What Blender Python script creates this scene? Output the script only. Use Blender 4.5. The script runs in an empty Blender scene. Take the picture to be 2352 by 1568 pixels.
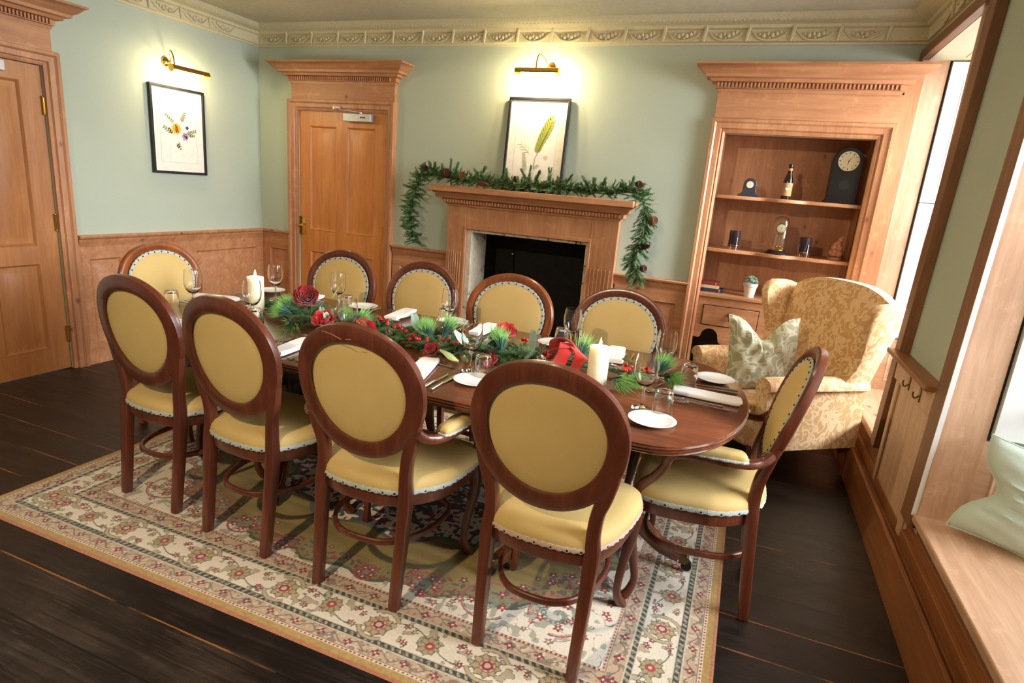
import bpy, bmesh, math, random
import numpy as np
from mathutils import Vector, Matrix, noise
random.seed(7)
PI = math.pi
S = bpy.context.scene
COL = S.collection
V = Vector

# ------------------------------------------------------------------ helpers
def lin(c):
    return tuple(((v/255)/12.92 if v/255 <= .04045 else ((v/255+.055)/1.055)**2.4) for v in c)

class MB:
    def __init__(s): s.v = []; s.f = []; s.m = []; s.mi = 0
    def add(s, vs, fs):
        o = len(s.v); s.v += [tuple(p) for p in vs]
        s.f += [tuple(o+i for i in f) for f in fs]; s.m += [s.mi]*len(fs)
    def box(s, x0, x1, y0, y1, z0, z1):
        s.add([(x0,y0,z0),(x1,y0,z0),(x1,y1,z0),(x0,y1,z0),(x0,y0,z1),(x1,y0,z1),(x1,y1,z1),(x0,y1,z1)],
              [(0,3,2,1),(4,5,6,7),(0,1,5,4),(1,2,6,5),(2,3,7,6),(3,0,4,7)])
    def hexa(s, a, b):   # two quads of 4 points
        s.add(list(a)+list(b), [(0,3,2,1),(4,5,6,7),(0,1,5,4),(1,2,6,5),(2,3,7,6),(3,0,4,7)])
    def lathe(s, prof, n=24, c=(0,0,0), cap=True):
        vs = []; fs = []
        for r, z in prof:
            for k in range(n):
                a = 2*PI*k/n; vs.append((c[0]+r*math.cos(a), c[1]+r*math.sin(a), c[2]+z))
        for i in range(len(prof)-1):
            for k in range(n):
                k2 = (k+1) % n; fs.append((i*n+k, i*n+k2, (i+1)*n+k2, (i+1)*n+k))
        if cap: fs.append(tuple(range(n-1, -1, -1))); fs.append(tuple((len(prof)-1)*n+k for k in range(n)))
        s.add(vs, fs)
    def loops(s, rings, close=False, cap=True):
        n = len(rings[0]); vs = [p for r in rings for p in r]; fs = []
        m = len(rings)
        for i in range(m if close else m-1):
            j = (i+1) % m
            for k in range(n):
                k2 = (k+1) % n; fs.append((i*n+k, i*n+k2, j*n+k2, j*n+k))
        if cap and not close: fs.append(tuple(range(n-1, -1, -1))); fs.append(tuple((m-1)*n+k for k in range(n)))
        s.add(vs, fs)
    def sweep(s, pts, sizes, up=(0,0,1), n=12, pw=2.6, sub=6, closed=False, smooth=True, cap=True):
        pts = [V(p) for p in pts]
        if not isinstance(sizes, list): sizes = [sizes]*len(pts)
        sizes = [(q, q) if not isinstance(q, tuple) else q for q in sizes]
        if smooth and len(pts) > 2:
            P2 = []; S2 = []; m = len(pts)
            rng = m if closed else m-1
            for i in range(rng):
                if closed: p0, p1, p2, p3 = pts[i-1], pts[i], pts[(i+1) % m], pts[(i+2) % m]; sa, sb = sizes[i], sizes[(i+1) % m]
                else: p0, p1, p2, p3 = pts[max(i-1,0)], pts[i], pts[i+1], pts[min(i+2,m-1)]; sa, sb = sizes[i], sizes[i+1]
                for k in range(sub):
                    t = k/sub
                    P2.append(.5*((2*p1)+(p2-p0)*t+(2*p0-5*p1+4*p2-p3)*t*t+(3*p1-p0-3*p2+p3)*t**3))
                    u = t*t*(3-2*t); S2.append((sa[0]*(1-u)+sb[0]*u, sa[1]*(1-u)+sb[1]*u))
            if not closed: P2.append(pts[-1]); S2.append(sizes[-1])
            pts, sizes = P2, S2
        rings = []; up = V(up); m = len(pts)
        for i, p in enumerate(pts):
            if closed: d = pts[(i+1) % m]-pts[i-1]
            else: d = pts[min(i+1,m-1)]-pts[max(i-1,0)]
            if d.length < 1e-9: d = V((0,0,1))
            d.normalize(); a = up-d*up.dot(d)
            if a.length < 1e-4: a = d.orthogonal()
            a.normalize(); b = d.cross(a)
            ring = []
            for k in range(n):
                t = 2*PI*(k+.5)/n; c, q = math.cos(t), math.sin(t)
                c = math.copysign(abs(c)**(2/pw), c); q = math.copysign(abs(q)**(2/pw), q)
                ring.append(p+a*c*sizes[i][0]+b*q*sizes[i][1])
            rings.append(ring)
        s.loops(rings, closed, cap)
    def mould(s, path, N, prof, closed=False):
        path = [V(p) for p in path]; N = V(N); m = len(path); rings = []
        for i, p in enumerate(path):
            ns = []
            if closed or i > 0: ns.append((p-path[i-1]).normalized().cross(N))
            if closed or i < m-1: ns.append((path[(i+1) % m]-p).normalized().cross(N))
            mi = ns[0] if len(ns) == 1 else (ns[0]+ns[1])/(1+ns[0].dot(ns[1]))
            rings.append([p+mi*a+N*b for a, b in prof])
        s.loops(rings, closed)
    def prism(s, poly, ax, a, b):   # poly 2d, extrude along axis ax from a to b
        def P(q, t):
            return (t,q[0],q[1]) if ax == 0 else (q[0],t,q[1]) if ax == 1 else (q[0],q[1],t)
        n = len(poly); s.add([P(q,a) for q in poly]+[P(q,b) for q in poly],
            [tuple(range(n)), tuple(range(2*n-1,n-1,-1))]+[(k,(k+1)%n,n+(k+1)%n,n+k) for k in range(n)])
    def ball(s, c, r, n=10, m=6, sc=(1,1,1)):
        pr = [(max(r*math.sin(PI*i/m), 1e-4), -r*math.cos(PI*i/m)) for i in range(m+1)]
        o = len(s.v); s.lathe(pr, n)
        for i in range(o, len(s.v)):
            q = s.v[i]; s.v[i] = (c[0]+q[0]*sc[0], c[1]+q[1]*sc[1], c[2]+q[2]*sc[2])
    def panelled(s, O, U, W, N, T, w, h, cols, rows, dep=.012, field=True, skew=0):
        O, U, W, N = V(O), V(U), V(W), V(N)
        def P(u, q, t): return O+U*u+W*q+N*t
        us = sorted({0, w}|{c for k in cols for c in k}); qs = sorted({0, h}|{c for k in rows for c in k})
        for i in range(len(us)-1):
            for j in range(len(qs)-1):
                a, b, c, d = us[i], us[i+1], qs[j], qs[j+1]
                if (a, b) in [tuple(k) for k in cols] and (c, d) in [tuple(k) for k in rows]:
                    lv = [(0,T),(.004,T+.003),(.010,T-dep*.3),(.016,T-dep)]
                    if field: lv += [(.035,T-dep),(.06,T-dep*.35)]
                    rg = [[P(a+e,c+e,t),P(b-e,c+e,t),P(b-e,d-e,t),P(a+e,d-e,t)] for e, t in lv]
                    n0 = len(rg); vs = [p for r in rg for p in r]; fs = []
                    for r in range(n0-1):
                        for k in range(4): fs.append((r*4+k, r*4+(k+1)%4, r*4+4+(k+1)%4, r*4+4+k))
                    fs.append(tuple(n0*4-4+k for k in range(4))); s.add(vs, fs)
                else: s.add([P(a,c,T),P(b,c,T),P(b,d,T),P(a,d,T)], [(0,1,2,3)])
        s.add([P(0,0,0),P(w,0,0),P(w,h,0),P(0,h,0),P(0,0,T),P(w,0,T),P(w,h,T),P(0,h,T)],
              [(0,3,2,1),(0,1,5,4),(1,2,6,5),(2,3,7,6),(3,0,4,7)])
    def xf(s, M, i0=0):
        for i in range(i0, len(s.v)): s.v[i] = tuple(M @ V(s.v[i]))
    def build(s, name, mats, parent=None, smooth=35, bevel=0, recalc=True):
        me = bpy.data.meshes.new(name); me.from_pydata(s.v, [], s.f)
        if not isinstance(mats, (list, tuple)): mats = [mats]
        for m in mats: me.materials.append(m)
        if len(mats) > 1: me.polygons.foreach_set('material_index', s.m)
        if recalc:
            bm = bmesh.new(); bm.from_mesh(me); bmesh.ops.recalc_face_normals(bm, faces=bm.faces); bm.to_mesh(me); bm.free()
        if smooth:
            me.shade_smooth(); me.set_sharp_from_angle(angle=math.radians(smooth))
        o = bpy.data.objects.new(name, me); COL.objects.link(o)
        if parent: o.parent = parent
        if bevel:
            b = o.modifiers.new('bevel', 'BEVEL'); b.width = bevel; b.segments = 2; b.limit_method = 'ANGLE'
        return o

def tag(o, label=None, cat=None, group=None, kind=None):
    if label: o['label'] = label
    if cat: o['category'] = cat
    if group: o['group'] = group
    if kind: o['kind'] = kind
    return o
def thing(name, label, cat, loc=(0,0,0), rz=0, group=None, kind=None):
    o = bpy.data.objects.new(name, None); COL.objects.link(o)
    o.location = loc; o.rotation_euler = (0,0,rz); o.empty_display_size = .1
    return tag(o, label, cat, group, kind)
def kids(o): return [c for c in list(COL.objects) if c.parent == o]
def copy_tree(o, parent=None):
    c = o.copy(); COL.objects.link(c); c.parent = parent
    for ch in kids(o): copy_tree(ch, c)
    return c
def place(o, loc, rz=0, label=None, group=None, sc=None):
    o.location = loc; o.rotation_euler = (0,0,rz)
    if label: o['label'] = label
    if group: o['group'] = group
    if sc: o.scale = sc
    return o

# ------------------------------------------------------------------ materials
class NT:
    def __init__(s, name):
        s.m = bpy.data.materials.new(name); s.m.use_nodes = True
        s.t = s.m.node_tree; s.b = s.t.nodes['Principled BSDF']; s.l = s.t.links
    def n(s, typ, **kw):
        x = s.t.nodes.new(typ)
        for k, v in kw.items():
            if k.startswith('i_'):
                key = k[2:].replace('_', ' ')
                x.inputs[key].default_value = v
            else: setattr(x, k, v)
        return x
    def lk(s, a, b): s.l.new(a, b)
    def set(s, **kw):
        for k, v in kw.items():
            k = k.replace('_', ' ')
            s.b.inputs[k].default_value = (*v, 1) if isinstance(v, tuple) and len(v) == 3 and 'Radius' not in k else v
    def coord(s, scale=(1,1,1), rot=(0,0,0), kind='Object'):
        tc = s.n('ShaderNodeTexCoord'); mp = s.n('ShaderNodeMapping')
        mp.inputs['Scale'].default_value = scale; mp.inputs['Rotation'].default_value = rot
        s.lk(tc.outputs[kind], mp.inputs['Vector']); return mp.outputs[0]
    def noise(s, vec, scale=5, detail=4, rough=.5, dist=0):
        x = s.n('ShaderNodeTexNoise'); x.inputs['Scale'].default_value = scale; x.inputs['Detail'].default_value = detail
        x.inputs['Roughness'].default_value = rough; x.inputs['Distortion'].default_value = dist
        s.lk(vec, x.inputs['Vector']); return x.outputs['Fac']
    def ramp(s, fac, stops):
        r = s.n('ShaderNodeValToRGB'); e = r.color_ramp.elements
        while len(e) < len(stops): e.new(.5)
        for k, (p, c) in enumerate(stops):
            e[k].position = p; e[k].color = (*c, 1) if not isinstance(c, (int, float)) else (c, c, c, 1)
        s.lk(fac, r.inputs[0]); return r.outputs[0]
    def mix(s, f, a, b, mode='MIX'):
        x = s.n('ShaderNodeMix', data_type='RGBA', blend_type=mode)
        for val, inp in ((f, x.inputs[0]), (a, x.inputs[6]), (b, x.inputs[7])):
            if isinstance(val, bpy.types.NodeSocket): s.lk(val, inp)
            elif isinstance(val, tuple): inp.default_value = (*val, 1)
            else: inp.default_value = val
        return x.outputs[2]
    def math(s, op, a, b=0, c=0):
        x = s.n('ShaderNodeMath', operation=op)
        for i, val in enumerate((a, b, c)):
            if isinstance(val, bpy.types.NodeSocket): s.lk(val, x.inputs[i])
            else: x.inputs[i].default_value = val
        return x.outputs[0]
    def bump(s, h, strength=.3, dist=.01):
        b = s.n('ShaderNodeBump'); b.inputs['Strength'].default_value = strength; b.inputs['Distance'].default_value = dist
        s.lk(h, b.inputs['Height']); s.lk(b.outputs[0], s.b.inputs['Normal'])
    def col(s, c): s.lk(c, s.b.inputs['Base Color'])

def plain(name, c, rough=.5, metal=0, coat=0, bumpsc=0, bstr=.2, var=.0, **kw):
    t = NT(name); t.set(Base_Color=lin(c), Roughness=rough, Metallic=metal)
    if coat: t.set(Coat_Weight=coat, Coat_Roughness=.12)
    v = t.coord()
    nz = t.noise(v, bumpsc or 30, 4)
    k = var or .06
    t.col(t.ramp(nz, [(.3, tuple(x*(1-k) for x in lin(c))), (.7, tuple(min(1,x*(1+k)) for x in lin(c)))]))
    if bumpsc: t.bump(nz, bstr, .004)
    if kw: t.set(**kw)
    return t.m
def wood(name, c1, c2, axis, rough=.45, knots=True, across=9, coat=0, bstr=.12, kn=None):
    t = NT(name); sc = [across]*3; sc[axis] = .8
    v = t.coord(tuple(sc))
    n1 = t.noise(v, 1.6, 6, .6, .9); n2 = t.noise(v, 9, 5, .7, .3)
    f = t.math('MULTIPLY_ADD', n2, .35, t.math('MULTIPLY', n1, .65))
    base = t.ramp(f, [(.30, lin(c2)), (.48, lin(tuple((a+b)/2 for a, b in zip(c1, c2)))), (.66, lin(c1))])
    big = t.noise(t.coord((1,1,1)), 1.7, 2)
    base = t.mix(t.math('MULTIPLY', t.ramp(big, [(.35, 0.0), (.7, 1.0)]), .35), base, lin(c2))
    if knots:
        s2 = [6.5]*3; s2[axis] = 3.6
        vo = t.n('ShaderNodeTexVoronoi'); vo.inputs['Scale'].default_value = 1.0; t.lk(t.coord(tuple(s2)), vo.inputs['Vector'])
        k = t.ramp(vo.outputs['Distance'], [(.045, 1.0), (.075, .25), (.13, 0.0)])
        base = t.mix(t.math('MULTIPLY', k, .8), base, lin(kn or (92,48,26)))
        wear = t.ramp(t.noise(t.coord((5,5,5)), 2.4, 5, .65), [(.56, 0.0), (.72, 1.0)])
        base = t.mix(t.math('MULTIPLY', wear, .35), base, lin(tuple(min(255, v*1.16) for v in c1)))
    t.col(base); t.set(Roughness=rough)
    if coat: t.set(Coat_Weight=coat, Coat_Roughness=.15)
    t.bump(f, bstr, .003)
    return t.m
M = {}
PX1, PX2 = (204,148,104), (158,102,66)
M['pine_x'] = wood('pine_x', PX1, PX2, 0); M['pine_y'] = wood('pine_y', PX1, PX2, 1); M['pine_z'] = wood('pine_z', PX1, PX2, 2)
M['door'] = wood('door_pine', (224,152,82), (188,112,52), 2, .4, knots=False, across=7)
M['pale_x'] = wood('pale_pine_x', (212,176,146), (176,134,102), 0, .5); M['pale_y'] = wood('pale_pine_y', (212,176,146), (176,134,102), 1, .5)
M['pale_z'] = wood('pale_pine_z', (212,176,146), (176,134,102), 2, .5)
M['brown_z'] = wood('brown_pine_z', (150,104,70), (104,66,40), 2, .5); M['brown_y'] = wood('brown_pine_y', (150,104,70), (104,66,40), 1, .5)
M['box_y'] = wood('box_pine_y', (166,106,58), (118,70,36), 1, .45, knots=False)
M['mahog'] = wood('mahogany', (120,62,40), (76,35,22), 2, .32, knots=False, across=14, coat=.3, bstr=.05)
M['mahog_red'] = wood('amber_mahogany', (160,88,40), (104,50,22), 2, .28, knots=False, across=14, coat=.4, bstr=.05)
M['table'] = wood('table_mahogany', (128,72,46), (84,42,26), 0, .2, knots=False, across=8, coat=.5, bstr=.03)
M['door_left_shaded'] = wood('shaded_door_pine', (200,136,78), (152,94,50), 2, .4, knots=False, across=7)  # browner copy of the door pine, shade of the dim left side in its colour
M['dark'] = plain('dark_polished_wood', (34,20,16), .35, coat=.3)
M['black'] = plain('black_lacquer', (16,15,17), .35)
M['ebony'] = plain('ebonised_clock_case', (38,42,52), .4)
M['scratch'] = plain('pale_scratch', (176,120,84), .6)
M['frame'] = plain('black_picture_frame', (26,27,30), .4)
M['white_shut'] = plain('white_shutter_paint', (226,228,228), .45, bumpsc=8)
M['brass'] = plain('brass', (214,172,80), .22, 1)
M['oldbrass'] = plain('tarnished_brass', (120,98,60), .42, 1)
M['steel'] = plain('steel', (205,203,198), .18, 1)
M['iron'] = plain('iron', (50,44,40), .5, .8)
M['closer'] = plain('silver_grey_closer', (186,184,186), .4, .3)
M['china'] = plain('white_china', (244,243,240), .15, coat=.4)
M['paper'] = plain('picture_paper', (240,234,226), .7)
M['mount'] = plain('faint_mount_line', (214,203,200), .7)
M['wax'] = plain('candle_wax', (250,242,216), .45, Subsurface_Weight=.5, Subsurface_Radius=(.06,.04,.02), Subsurface_Scale=.6)
M['wick'] = plain('wick', (40,30,24), .9)
M['braid'] = plain('pale_blue_braid', (186,196,190), .85, bumpsc=260, bstr=.9)
M['braid_pink'] = plain('pinkish_braid', (206,180,160), .85, bumpsc=260, bstr=.9)
M['nail'] = plain('bronze_nails', (58,46,38), .35, .8)
M['berry'] = plain('red_berry', (176,18,20), .2, coat=.5)
M['petal'] = plain('red_velvet_petal', (150,10,18), .8, var=.2, Sheen_Weight=.4)
M['petal2'] = plain('bright_red_petal', (190,28,32), .75, var=.15, Sheen_Weight=.3)
M['pine_dark'] = plain('dark_pine_needles', (74,104,58), .6, var=.4)
M['pine_mant'] = plain('fir_needles', (76,106,52), .6, var=.5)
M['pine_light'] = plain('light_pine_needles', (124,176,88), .6, var=.3)
M['pine_blue'] = plain('blue_green_needles', (64,102,92), .6, var=.3)
M['euca'] = plain('grey_green_leaf', (160,188,172), .6, var=.15)
M['euca_y'] = plain('yellow_green_leaf', (176,190,126), .6, var=.15)
M['twig'] = plain('brown_twig', (84,58,38), .8)
M['cone'] = plain('brown_pine_cone', (120,74,44), .7, var=.3)
M['cone_dark'] = plain('dark_red_pine_cone', (74,34,26), .6, var=.3)
M['frost'] = plain('frosted_scale', (190,196,198), .7, var=.2)
M['soot'] = plain('sooty_brick', (24,21,20), .9, bumpsc=20, bstr=.6, var=.4)
M['terracotta'] = plain('pale_plant_pot', (214,198,184), .7)
M['succ'] = plain('succulent_leaf', (120,146,124), .6, var=.25)
M['votive'] = plain('dark_plum_glass', (46,34,40), .15, coat=.3)
M['kraft'] = plain('kraft_label', (190,140,92), .8)
M['white_ink'] = plain('white_print', (240,236,230), .7)
M['bookred'] = plain('dark_red_cover', (120,34,36), .6); M['bookcream'] = plain('cream_cover', (196,170,124), .6); M['bookblue'] = plain('dark_blue_cover', (32,44,66), .6)
M['pages'] = plain('page_edges', (216,202,172), .8)
M['figure'] = plain('brown_carved_figure', (156,100,66), .6, bumpsc=60, bstr=.5)
M['dial'] = plain('cream_clock_dial', (226,214,176), .4)
M['ink'] = plain('black_ink', (24,22,22), .5)
M['napkin'] = plain('white_napkin', (246,244,246), .85, bumpsc=400, bstr=.15)
M['cush_green'] = plain('pale_green_cushion', (188,204,190), .85, bumpsc=300, bstr=.2, Sheen_Weight=.3)
M['castor'] = plain('castor_brass', (104,86,56), .45, .9)

def fabric_gold():
    t = NT('mustard_velvet'); v = t.coord()
    a = t.noise(v, 3, 3); b = t.noise(v, 320, 2)
    c = t.ramp(a, [(.3, lin((195,164,99))), (.7, lin((210,180,117)))])
    t.col(c); t.set(Roughness=.7, Sheen_Weight=.25, Sheen_Roughness=.4, Sheen_Tint=lin((240,220,150))); t.bump(b, .15, .002); return t.m
M['gold'] = fabric_gold()
def wall_mat():
    t = NT('sage_wall_paint'); v = t.coord(); a = t.noise(v, 1.2, 3)
    t.col(t.ramp(a, [(.3, lin((176,186,170))), (.7, lin((183,193,176)))])); t.set(Roughness=.85)
    t.bump(t.noise(v, 220, 3), .08, .002); return t.m
M['wall'] = wall_mat()
M['cream'] = plain('cream_plaster', (206,196,162), .8, bumpsc=60, bstr=.12)
M['ceil'] = plain('ceiling_paint', (200,192,166), .9)
def floor_mat():
    t = NT('dark_floorboards'); tc = t.n('ShaderNodeTexCoord'); sx = t.n('ShaderNodeSeparateXYZ'); t.lk(tc.outputs['Object'], sx.inputs[0])
    yy = t.math('DIVIDE', t.math('ADD', sx.outputs[1], 20.0), .186)
    row = t.math('FLOOR', yy); fr = t.math('FRACT', yy)
    wn = t.n('ShaderNodeTexWhiteNoise', noise_dimensions='1D'); t.lk(row, wn.inputs['W'])
    off = t.n('ShaderNodeCombineXYZ'); t.lk(t.math('MULTIPLY', wn.outputs['Value'], 37.), off.inputs[0])
    add = t.n('ShaderNodeVectorMath', operation='ADD'); t.lk(tc.outputs['Object'], add.inputs[0]); t.lk(off.outputs[0], add.inputs[1])
    mp = t.n('ShaderNodeMapping'); mp.inputs['Scale'].default_value = (1.2, 16, 1); t.lk(add.outputs[0], mp.inputs[0])
    n1 = t.noise(mp.outputs[0], 1.5, 8, .65, .6); n2 = t.noise(add.outputs[0], 4, 5, .6, .5)
    f = t.math('ADD', t.math('MULTIPLY', n1, .6), t.math('MULTIPLY', n2, .4))
    c = t.ramp(f, [(.36, lin((12,9,8))), (.5, lin((32,24,20))), (.66, lin((68,54,44)))])
    c = t.mix(t.math('MULTIPLY', wn.outputs['Value'], .7), c, lin((20,16,15)))
    mp2 = t.n('ShaderNodeMapping'); mp2.inputs['Scale'].default_value = (3, 60, 1); t.lk(add.outputs[0], mp2.inputs[0])
    scr = t.ramp(t.noise(mp2.outputs[0], 2.2, 8, .8), [(.53, 0.0), (.64, 1.0)])
    wearmask = t.ramp(t.noise(tc.outputs['Object'], 1.6, 5, .65), [(.48, 0.0), (.66, 1.0)])
    c = t.mix(t.math('MULTIPLY', t.math('MULTIPLY', scr, wearmask), .7), c, lin((112,98,86)))
    edge = t.math('MINIMUM', fr, t.math('SUBTRACT', 1, fr))
    gap = t.math('LESS_THAN', edge, t.math('MULTIPLY_ADD', t.noise(add.outputs[0], 9, 3), .026, .003))
    wn2 = t.n('ShaderNodeTexWhiteNoise', noise_dimensions='1D'); t.lk(t.math('FLOOR', t.math('ADD', yy, .5)), wn2.inputs['W'])
    amber = t.math('GREATER_THAN', wn2.outputs['Value'], .42)
    mp3 = t.n('ShaderNodeMapping'); mp3.inputs['Scale'].default_value = (1.6, 1, 1); t.lk(tc.outputs['Object'], mp3.inputs[0])
    am = t.math('MULTIPLY', amber, t.ramp(t.noise(mp3.outputs[0], 2, 3), [(.42, 0.0), (.54, 1.0)]))
    gc = t.mix(am, lin((8,6,5)), lin((146,92,44)))
    c = t.mix(gap, c, gc); t.col(c)
    t.lk(t.ramp(n1, [(.3, .32), (.7, .55)]), t.b.inputs['Roughness'])
    h = t.math('SUBTRACT', t.math('MULTIPLY', f, .5), gap); t.bump(h, .35, .004); return t.m
M['floor'] = floor_mat()
def stone_mat():
    t = NT('limewashed_stone'); v = t.coord(); a = t.noise(v, 14, 8, .7, .4)
    t.col(t.ramp(a, [(.36, lin((70,60,50))), (.44, lin((196,182,158))), (.7, lin((222,208,184)))])); t.set(Roughness=.9); t.bump(a, .7, .01); return t.m
M['stone'] = stone_mat()
def damask(name, c1, c2, sc=9, rough=.75, w=.5):
    t = NT(name); v = t.coord()
    n1 = t.noise(v, sc*.35, 2, .5); 
    vv = t.n('ShaderNodeVectorMath', operation='SCALE'); t.lk(v, vv.inputs[0]); vv.inputs['Scale'].default_value = 1
    a = t.noise(v, sc, 1, .3, 2.2)
    b = t.noise(v, sc*2.1, 0, .3, 1.2)
    f1 = t.ramp(t.math('ABSOLUTE', t.math('SUBTRACT', a, .5)), [(.03, 1.0), (.045, 0.0)])
    f2 = t.ramp(b, [(.55, 0.0), (.57, 1.0)])
    f = t.math('MAXIMUM', f1, t.math('MULTIPLY', f2, .8))
    c = t.mix(f, lin(c1), lin(c2)); t.col(c); t.set(Roughness=rough, Sheen_Weight=.2); t.bump(t.noise(v, 300, 2), .1, .002); return t.m
M['damask'] = damask('gold_damask', (202,156,100), (228,196,148), 10)
M['sage_dam'] = damask('sage_scroll_fabric', (160,156,124), (206,200,172), 8)
def glass(name, c=(1,1,1), rough=0., ior=1.45):
    t = NT(name); t.set(Base_Color=c, Roughness=rough, IOR=ior, Transmission_Weight=1.); return t.m
M['glass'] = glass('clear_glass')
def pane():
    t = NT('window_pane'); nt = t.t; tr = nt.nodes.new('ShaderNodeBsdfTransparent'); gl = nt.nodes.new('ShaderNodeBsdfGlossy'); gl.inputs['Roughness'].default_value = .02
    fr = nt.nodes.new('ShaderNodeFresnel'); mx = nt.nodes.new('ShaderNodeMixShader')
    nt.links.new(fr.outputs[0], mx.inputs[0]); nt.links.new(tr.outputs[0], mx.inputs[1]); nt.links.new(gl.outputs[0], mx.inputs[2])
    nt.links.new(mx.outputs[0], nt.nodes['Material Output'].inputs[0]); return t.m
M['pane'] = pane()
def emit(name, c, s):
    t = NT(name); t.set(Base_Color=c, Emission_Color=c, Emission_Strength=s); return t.m
M['flame'] = emit('candle_flame', (1,.72,.34), 14)
M['bulb'] = emit('warm_bulb', (1,.82,.5), 25)

# ------------------------------------------------------------------ camera
CAM = bpy.data.cameras.new('camera'); co = bpy.data.objects.new('camera', CAM); COL.objects.link(co); S.camera = co
yaw, pit, rol = .357, -.251, .083
cp, sp = math.cos(pit), math.sin(pit)
fw = V((-math.sin(yaw)*cp, math.cos(yaw)*cp, sp)); rt = V((math.cos(yaw), math.sin(yaw), 0)); up = rt.cross(fw)
c_, s_ = math.cos(rol), math.sin(rol); r2 = c_*rt+s_*up; u2 = -s_*rt+c_*up
co.matrix_world = Matrix(((r2.x,u2.x,-fw.x,4.223),(r2.y,u2.y,-fw.y,-4.421),(r2.z,u2.z,-fw.z,1.458),(0,0,0,1)))
CAM.sensor_width = 36; CAM.lens = 1370.1/2352*36; CAM.clip_start = .05

# ------------------------------------------------------------------ room shell
XR, H, ZC = 5.03, 2.62, 2.463
YB = -5.6
m = MB(); m.box(-.1, 5.6, YB-.1, .6, -.06, 0); tag(m.build('floor', M['floor'], smooth=0), kind='structure')
m = MB(); m.box(-.1, 5.6, YB-.1, .6, H, H+.06); tag(m.build('ceiling', M['ceil'], smooth=0), kind='structure')
# back wall with door, hearth and cupboard openings
DX0, DX1, DZ = .43, 1.325, 1.965
FX0, FX1, FZ = 2.10, 3.17, 1.16
CX0, CX1, CZ = 3.955, 4.865, 1.93
m = MB(); T = .12
for a, b, z0, z1 in ((0,DX0,0,H),(DX0,DX1,DZ,H),(DX1,FX0,0,H),(FX0,FX1,FZ,H),(FX1,CX0,0,H),(CX0,CX1,CZ,H),(CX1,5.5,0,H)):
    m.box(a, b, 0, T, z0, z1)
tag(m.build('wall_back', M['wall'], smooth=0), kind='structure')
LY1, LY0, LZ = -1.80, -2.68, 1.955
m = MB()
for a, b, z0, z1 in ((LY1,.12,0,H),(LY0,LY1,LZ,H),(YB,LY0,0,H)): m.box(-.12, 0, a, b, z0, z1)
tag(m.build('wall_left', M['wall'], smooth=0), kind='structure')
m = MB(); m.box(-.1, 5.6, YB-.12, YB, 0, H); tag(m.build('wall_front', M['wall'], smooth=0), kind='structure')
# right wall: piers and heads around the two windows (third window lights the room behind the camera)
m = MB()
WIN = [(-1.07, -.002), (-3.05, -1.885), (-4.95, -3.75)]
m.box(XR, 5.5, YB, .12, 2.385, H)
for a, b in ((-1.83,-1.12),(-3.75,-3.05),(YB,-4.95)): m.box(XR, 5.5, a, b, 0, 2.385)
tag(m.build('wall_right', M['wall'], smooth=0), kind='structure')

# cornice with scrolling relief
m = MB()
prof = [(0,0),(.012,0),(.014,.012),(.03,.018),(.034,.085),(.05,.092),(.058,.108),(.095,.118),(.12,.135),(.14,.1565),(0,.1565)]
m.mould([(0,YB,ZC),(0,0,ZC),(XR,0,ZC),(XR,YB,ZC)], (0,0,1), prof)
def relief(P, D, N):
    # P start, D along wall, N out from wall
    P, D, N = V(P), V(D), V(N)
    def q(s, z, o): return P+D*s+V((0,0,z))+N*o
    m.sweep([q(.0,.075,.036), q(.05,.03,.038), q(.12,.022,.038), q(.19,.045,.038), q(.225,.08,.036)], [.004,.006,.007,.006,.003], up=N, n=6, sub=3)
    for s, z, r in ((.075,.048,.013),(.1,.058,.012),(.125,.05,.014),(.15,.06,.012),(.17,.07,.01),(.05,.055,.009),(.11,.036,.009),(.2,.062,.008)):
        m.ball(q(s, z, .036), r, 8, 5, (1,1,1.15))
    m.sweep([q(.235,.015,.036), q(.24,.05,.04), q(.248,.09,.046)], [.006,.009,.011], up=N, n=6, sub=3)
    m.ball(q(.248,.096,.05), .011, 8, 5)
    for k in range(9): m.ball(q(.015+k*.028, .126, .1), .0085, 6, 4, (1.2,1,.8))
k = 0.1
while k < 4.8: relief((k,0,ZC), (1,0,0), (0,-1,0)); k += .262
k = -.3
while k > -3.1: relief((0,k,ZC), (0,-1,0), (1,0,0)); k -= .262
k = -.3
while k > -2.2: relief((XR,k,ZC), (0,-1,0), (-1,0,0)); k -= .262
tag(m.build('trim_1', M['cream']), kind='structure', label='cream plaster cornice with scrolling leaf relief')

# ------------------------------------------------------------------ wainscot and dado rail
RAIL = [(0,-.075),(.02,-.075),(.024,-.055),(.032,-.045),(.036,-.022),(.05,-.012),(.054,0),(.048,.006),(0,.006)]
def wains(name, O, U, N, w, cols, mat_p, rail=True, h=.83):
    m = MB(); m.panelled(O, U, (0,0,1), N, .02, w, h, cols, [(.15,.75)] , .014)
    U_, N_ = V(U), V(N); O_ = V(O)
    # skirting
    q = lambda s, o, z: O_+U_*s+N_*o+V((0,0,z))
    m.hexa([q(0,.02,0),q(w,.02,0),q(w,.034,0),q(0,.034,0)], [q(0,.02,.105),q(w,.02,.105),q(w,.028,.105),q(0,.028,.105)])
    return tag(m.build(name, mat_p), kind='structure')
wains('trim_2', (0,LY1+.09,0), (0,1,0), (1,0,0), 1.71, [(.08,.31),(.40,.86),(.95,1.62)], M['pine_x'])
wains('trim_3', (0,0,0), (1,0,0), (0,-1,0), .365, [(.10,.30)], M['pine_x'])
wains('trim_4', (1.43,0,0), (1,0,0), (0,-1,0), .53, [(.07,.46)], M['pine_x'])
wains('trim_5', (3.36,0,0), (1,0,0), (0,-1,0), .525, [(.07,.46)], M['pine_x'])
m = MB(); z = .905
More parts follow.
